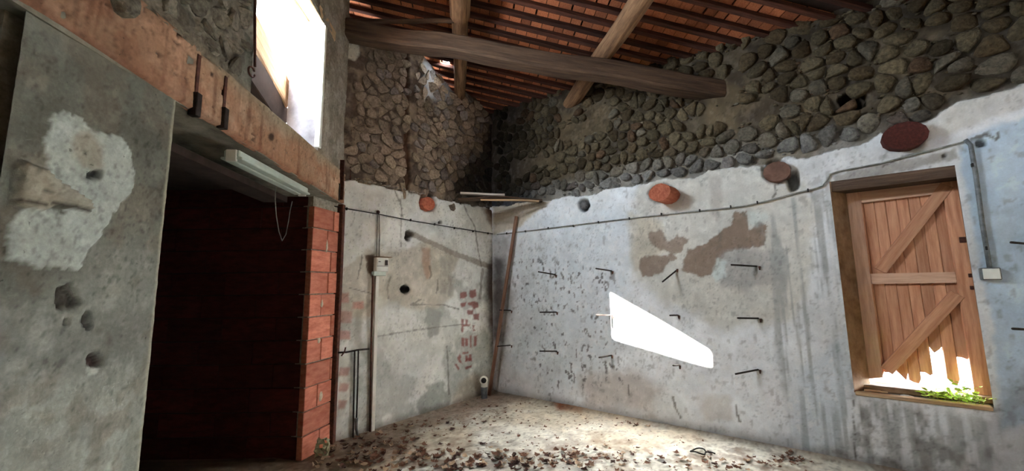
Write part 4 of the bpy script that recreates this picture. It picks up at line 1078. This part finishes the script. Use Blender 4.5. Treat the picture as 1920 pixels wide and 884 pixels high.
# fuse box with its cables and trunking
s, z = A.on(716, 498, .05)
fb = empty('fuse_box', (0, 0, 0), 'small white fuse box on the left plaster wall', 'fuse box'); fb.matrix_basis = A.mat() @ Matrix.Translation((s, 0, z))
box('body', -.075, .075, -.065, .0, -.07, .085, M_WHITE, fb, ch=.006)
box('cover', -.066, .02, -.072, -.065, .0, .062, M_WHITE, fb, ch=.002); box('switch', .028, .06, -.076, -.065, .0, .058, M_IRON, fb, ch=.002)
box('seam', -.07, .07, -.067, -.064, -.012, -.008, M_IRON, fb); box('slot', -.055, -.03, -.074, -.071, .035, .042, M_BLACK, fb)
box('top_flap', -.08, .11, -.085, .0, .09, .096, M_REVEAL, fb, ch=.001)
box('lower_tray', -.095, .055, -.055, .0, -.115, -.068, M_LAMP, fb, ch=.004)
s1, z1 = A.on(704, 518, .02)
box('cable_trunking', -.018, .022, -.028, 0, -z1, 0, M_WHITE, None, ch=.003, mw=A.mat() @ Matrix.Translation((s1+.02, 0, z1)), label='white vertical cable trunking below the fuse box', cat='trunking')
tube('iron_pipe', poly_on(A, [(699, 515), (696, 640), (694, 812)], .02), .010, M_RUST, label='dark iron pipe beside the white trunking', cat='pipe')
tw = empty('twin_cables', A.px(710, 404, .02), 'pair of grey cables dropping to the fuse box', 'cable'); P0 = np.array(tw.location)
for d in (0, 5):
    v, f = tube_vf([p-P0 for p in poly_on(A, [(708+d*.6, 402), (707+d, 440), (706+d, 484)], .015)], .006, 6); obj('strand', v, f, M_CABLE, tw, None, True)
v, f = tube_vf([A.px(709, 398, .0)-P0, A.px(709, 398, .035)-P0], .02, 10); obj('round_box', v, f, M_RUST, tw, None, True)
wp = empty('water_pipes', A.px(668, 658, .02), 'pair of thin dark water pipes with taps at floor level', 'pipe'); P0 = np.array(wp.location)
for d in (0, 7):
    v, f = tube_vf([p-P0 for p in poly_on(A, [(665+d, 657), (664+d*.95, 720), (662+d*.9, 822 if d == 0 else 790)], .025)], .008, 6); obj('riser', v, f, M_IRON, wp, None, True)
v, f = tube_vf([p-P0 for p in poly_on(A, [(632, 662), (650, 661), (670, 657), (692, 655)], .02)], .009, 6); obj('branch', v, f, M_IRON, wp, None, True)
v, f = tube_vf([p-P0 for p in poly_on(A, [(668, 785), (668, 805), (672, 822)], .04)], [.02, .016, .01], 8); obj('tap', v, f, M_PIPE, wp, None, True)
v, f = tube_vf([p-P0 for p in poly_on(A, [(640, 668), (646, 660), (648, 652)], .04)], .008, 6); obj('tap', v, f, M_RUST, wp, None, True)
# black pipe mouth in the wall
c_ = A.px(760, 543, 0)
v, f = tube_vf([A.P(*A.on(760, 543), -.05)-c_, A.P(*A.on(760, 543), .03)-c_], .038, 14, cap=False)
v2, f2 = tube_vf([A.P(*A.on(760, 543), .03)-c_, A.P(*A.on(760, 543), -.05)-c_], .031, 14, cap=False)
v, f = merge([(v, f), (v2, f2)]); o = obj('pipe_mouth', v, f, M_BLACK, None, None, True, label='round black pipe mouth in the left plaster wall', cat='pipe'); o.location = tuple(c_)
# white drain elbow in the corner
g = A.P(*A.on(908, 742, .09), .09); g[2] = 0
dp = empty('drain_pipe', g, 'white plastic drain elbow standing in the corner', 'pipe')
el = [(0, 0, 0), (0, 0, .10), (0, 0, .17)]
v, f = tube_vf(el, .042, 14); obj('grey_pipe', v, f, M_PIPE, dp, None, True)
el = [(0, 0, .15), (0, 0, .19), (.0, -.012, .225), (.0, -.04, .245), (0, -.075, .25)]
v, f = tube_vf(el, .046, 14, cap=False); obj('elbow', v, f, M_WHITE, dp, None, True)
v, f = tube_vf([(0, -.055, .248), (0, -.085, .25)], .056, 16); obj('collar', v, f, M_WHITE, dp, None, True)
v, f = tube_vf([(0, -.06, .247), (0, -.087, .2502)], .036, 12); obj('bore', v, f, M_BLACK, dp, None, True)

# ---------------- plant on the window sill
pc = B.P(4.60, WZ0+.03, -.06)
pt = empty('sill_plant', pc, 'bright green leafy weed growing on the window sill', 'plant')
rnd = random.Random(23)
lv = [(0, 0, 0), (.012, .012, .002), (.03, .014, .004), (.045, 0, -.002), (.03, -.014, .004), (.012, -.012, .002)]
lm = mesh_of('leaf', lv, [(0, 1, 2, 3), (0, 3, 4, 5)], M_GREEN, None, False)
for i in range(170):
    a = rnd.triangular(-.26, .11, -.02); r = rnd.uniform(-.10, .05); h = abs(rnd.gauss(0, .06))+.015
    o = bpy.data.objects.new('leaf', lm); add(o, pt)
    p = Vector((B.d[0]*a-B.n[0]*r, B.d[1]*a-B.n[1]*r, h*(1-abs(a)/.3)-.01-.0*r))
    k = rnd.uniform(.6, 1.2)
    o.matrix_basis = Matrix.Translation(p) @ Matrix.Rotation(rnd.uniform(0, 6.28), 4, 'Z') @ Matrix.Rotation(rnd.uniform(-.7, .3), 4, 'Y') @ Matrix.Rotation(rnd.uniform(-.5, .5), 4, 'X') @ Matrix.Scale(k, 4)
st = [tube_vf([(B.d[0]*a, B.d[1]*a, -.03), (B.d[0]*a*1.2, B.d[1]*a*1.2-.01, .03)], .002, 4) for a in np.linspace(-.16, .08, 14)]
v, f = merge(st); obj('stems', v, f, M_GREEN, pt, None, True)
# bits on the sill
rnd = random.Random(29)
for i, (s, lab) in enumerate(((4.02, 'splinter of wood at the inner corner of the sill'), (4.07, 'second splinter of wood lying across the sill corner'), (4.28, 'flat white chip on the middle of the sill'))):
    if i < 2:
        timber('splinter', B.P(s, WZ0+.012, -.05-.02*i), B.P(s+.1, WZ0+.012, -.09), .02, .012, M_TAN, None, seed=90+i, label=lab, cat='splinter')
    else:
        v, f = stone_vf((0, 0), [(-.05, -.012), (.05, -.01), (.045, .012), (-.04, .014)], rnd, .001, .004, .008, .0)
        o = obj('chip', [(x, z, -y+.006) for x, y, z in v], f, M_OUTW, None, None, True, label=lab, cat='chip'); o.matrix_basis = Matrix.Translation(tuple(B.P(s, WZ0, -.06))) @ B.mat().to_3x3().to_4x4()

# ---------------- dead leaves and litter on the floor
def leaf_mesh(seed, mat):
    r = random.Random(seed); n = 8; V = [(0, 0, .004)]; 
    for i in range(n):
        a = 2*math.pi*i/n; l = (.5 if i % 2 else .34)*r.uniform(.75, 1.15)
        x, y = math.cos(a)*l, math.sin(a)*l*.75
        V.append((x, y, .02+abs(x)*r.uniform(.1, .8)*.6+abs(y)*r.uniform(0, .7)))
    return mesh_of('dry_leaf', V, [(0, 1+i, 1+(i+1) % n) for i in range(n)], mat, None, False)
LM = [leaf_mesh(i, M_LEAF[i % 3]) for i in range(12)]
rnd = random.Random(31); spots = []
def clust(cx, cy, sx, sy, n, lo=.03, hi=.08):
    for _ in range(n):
        x, y = rnd.gauss(cx, sx), rnd.gauss(cy, sy)
        if y > 900 or y < 738 or x < 566: continue
        p = floor_pt(x, y)
        if (p[:2]-A.a)@A.n < .05 or (p[:2]-B.a)@B.n < .05 or p[0] < -1.75: continue
        spots.append((p, rnd.uniform(lo, hi)))
clust(690, 850, 60, 22, 120, .05, .11); clust(850, 864, 90, 14, 130, .05, .11); clust(760, 805, 70, 22, 70); clust(1010, 870, 70, 9, 80, .04, .09)
clust(1075, 852, 22, 8, 26); clust(1150, 862, 26, 8, 22); clust(900, 775, 90, 18, 50, .025, .06); clust(1250, 872, 70, 8, 34); clust(1420, 872, 60, 8, 34); clust(1470, 866, 18, 6, 18)
clust(1020, 800, 90, 25, 40, .02, .045); clust(1100, 780, 100, 18, 16, .02, .04); clust(1200, 820, 130, 26, 36, .015, .04); clust(1180, 800, 10, 2, 6)
spots.sort(key=lambda t: -t[1]/t[0][1])
rest = []
for i, (p, k) in enumerate(spots):
    m = Matrix.Translation((p[0], p[1], .006+rnd.random()*.012)) @ Matrix.Rotation(rnd.uniform(0, 6.28), 4, 'Z') @ Matrix.Rotation(rnd.uniform(-.35, .35), 4, 'X') @ Matrix.Scale(k, 4)
    me = LM[rnd.randrange(12)]
    if i < 290:
        o = bpy.data.objects.new('dry_leaf', me); add(o, None, 'curled dead brown leaf lying on the dusty floor', 'leaf', 'dead leaves on the floor'); o.matrix_basis = m
    else: rest.append(([m @ q.co for q in me.vertices], [tuple(q.vertices) for q in me.polygons]))
for _ in range(2600):
    x = rnd.triangular(575, 1560, 760); y = rnd.uniform(742, 884); p = floor_pt(x, y)
    if (p[:2]-A.a)@A.n < .03 or (p[:2]-B.a)@B.n < .03 or p[0] < -1.8: continue
    dd = (p[:2]-A.a)@A.n
    if rnd.random() > (.95 if dd < .7 else .28): continue
    k = rnd.uniform(.006, .024); m = Matrix.Translation((p[0], p[1], .004)) @ Matrix.Rotation(rnd.uniform(0, 6.28), 4, 'Z') @ Matrix.Scale(k, 4)
    me = LM[rnd.randrange(12)]; rest.append(([m @ q.co for q in me.vertices], [tuple(q.vertices) for q in me.polygons]))
v, f = merge(rest); o = obj('leaf_litter', v, f, M_LEAF[0], None, None, False, kind='stuff', label='crumbled dead leaves scattered over the floor', cat='litter')
# loop of wire, piece of tile, pale weed
p = floor_pt(1310, 851)
pts = [(p[0]+.06*math.cos(a)*(1+.15*math.sin(3*a)), p[1]+.055*math.sin(a), .018+.01*math.sin(2*a)) for a in np.linspace(0, 5.9, 18)]
pts += [(p[0]+.06+.03*k, p[1]-.02*k-.02, .02+.006*(k % 2)) for k in range(3)]
tube('rubber_loop', pts, .006, M_BLACK, label='twisted loop of dark rubber hose on the floor', cat='hose')
p = floor_pt(1310, 806); v, f = stone_vf((0, 0), [(-.12, -.03), (.0, -.05), (.11, -.02), (.10, .03), (-.08, .035)], random.Random(2), .002, .01, .03, .1)
o = obj('broken_tile', [(x, z, -y+.01) for x, y, z in v], f, M_TILE, None, None, False, label='broken terracotta shard at the foot of the right wall', cat='shard'); o.location = (p[0], p[1]-.02, 0)
p = floor_pt(604, 858)
cr = []
rnd = random.Random(37)
V = []; Fc = []
for i in range(9):
    for j in range(7):
        V.append(((j-3)*.022+rnd.uniform(-.014, .014), rnd.uniform(-.03, .03), i*.02+.004+rnd.uniform(-.006, .006) if 0 < i else .004))
for i in range(8):
    for j in range(6):
        if rnd.random() < .9: Fc.append((i*7+j, i*7+j+1, (i+1)*7+j+1, (i+1)*7+j))
o = obj('crumpled_wrapper', V, Fc, mat_noise('dull_green_white_film', lin(150, 156, 120), lin(200, 204, 176), 14, .7, .4, .004), None, None, False, label='crumpled pale green-white wrapper standing by the brick jamb', cat='wrapper'); o.location = (p[0], p[1], 0)

# ---------------- closing walls behind the camera
wr = empty('wall_rear', (0, 0, 0), kind='structure')
e = B.P(SB_END, 0)
box('rear_panel', -2, 9.6, -3.4, -3.2, -.05, 5.6, M_REVEAL, wr); box('side_panel', 8.6, 8.8, -3.4, .3, -.05, 4.6, M_REVEAL, wr)
dj = empty('added_door_1', (0, 0, 0), kind='structure', mw=mB)  # unseen doorway, added to light the pier from the right
box('jamb', DS0-.02, DS0+.02, .0, .45, 0, 2.42, M_REVEAL, dj); box('jamb', DS1-.02, DS1+.02, .0, .45, 0, 2.42, M_REVEAL, dj); box('head', DS0, DS1, .0, .45, 2.38, 2.42, M_REVEAL, dj)

# light portals in the two openings
def portal(pl, s0, s1, z0, z1, o):
    l = bpy.data.lights.new('portal', 'AREA'); l.shape = 'RECTANGLE'; l.size = s1-s0; l.size_y = z1-z0; l.cycles.is_portal = True
    ob = bpy.data.objects.new('portal', l); COL.objects.link(ob); m = Matrix.Identity(4); c = pl.P((s0+s1)/2, (z0+z1)/2, o)
    X = (-pl.d[0], -pl.d[1], 0); Y = (0, 0, 1); Zm = (-pl.n[0], -pl.n[1], 0)
    X = Vector(Y).cross(Vector(Zm))
    for i in range(3): m[i][0] = X[i]; m[i][1] = Y[i]; m[i][2] = Zm[i]; m[i][3] = c[i]
    ob.matrix_world = m
portal(C, OS0, OS1, LZ1, OZ1, -OT-.02)
portal(B, DS0, DS1, 0, 2.39, -.05)
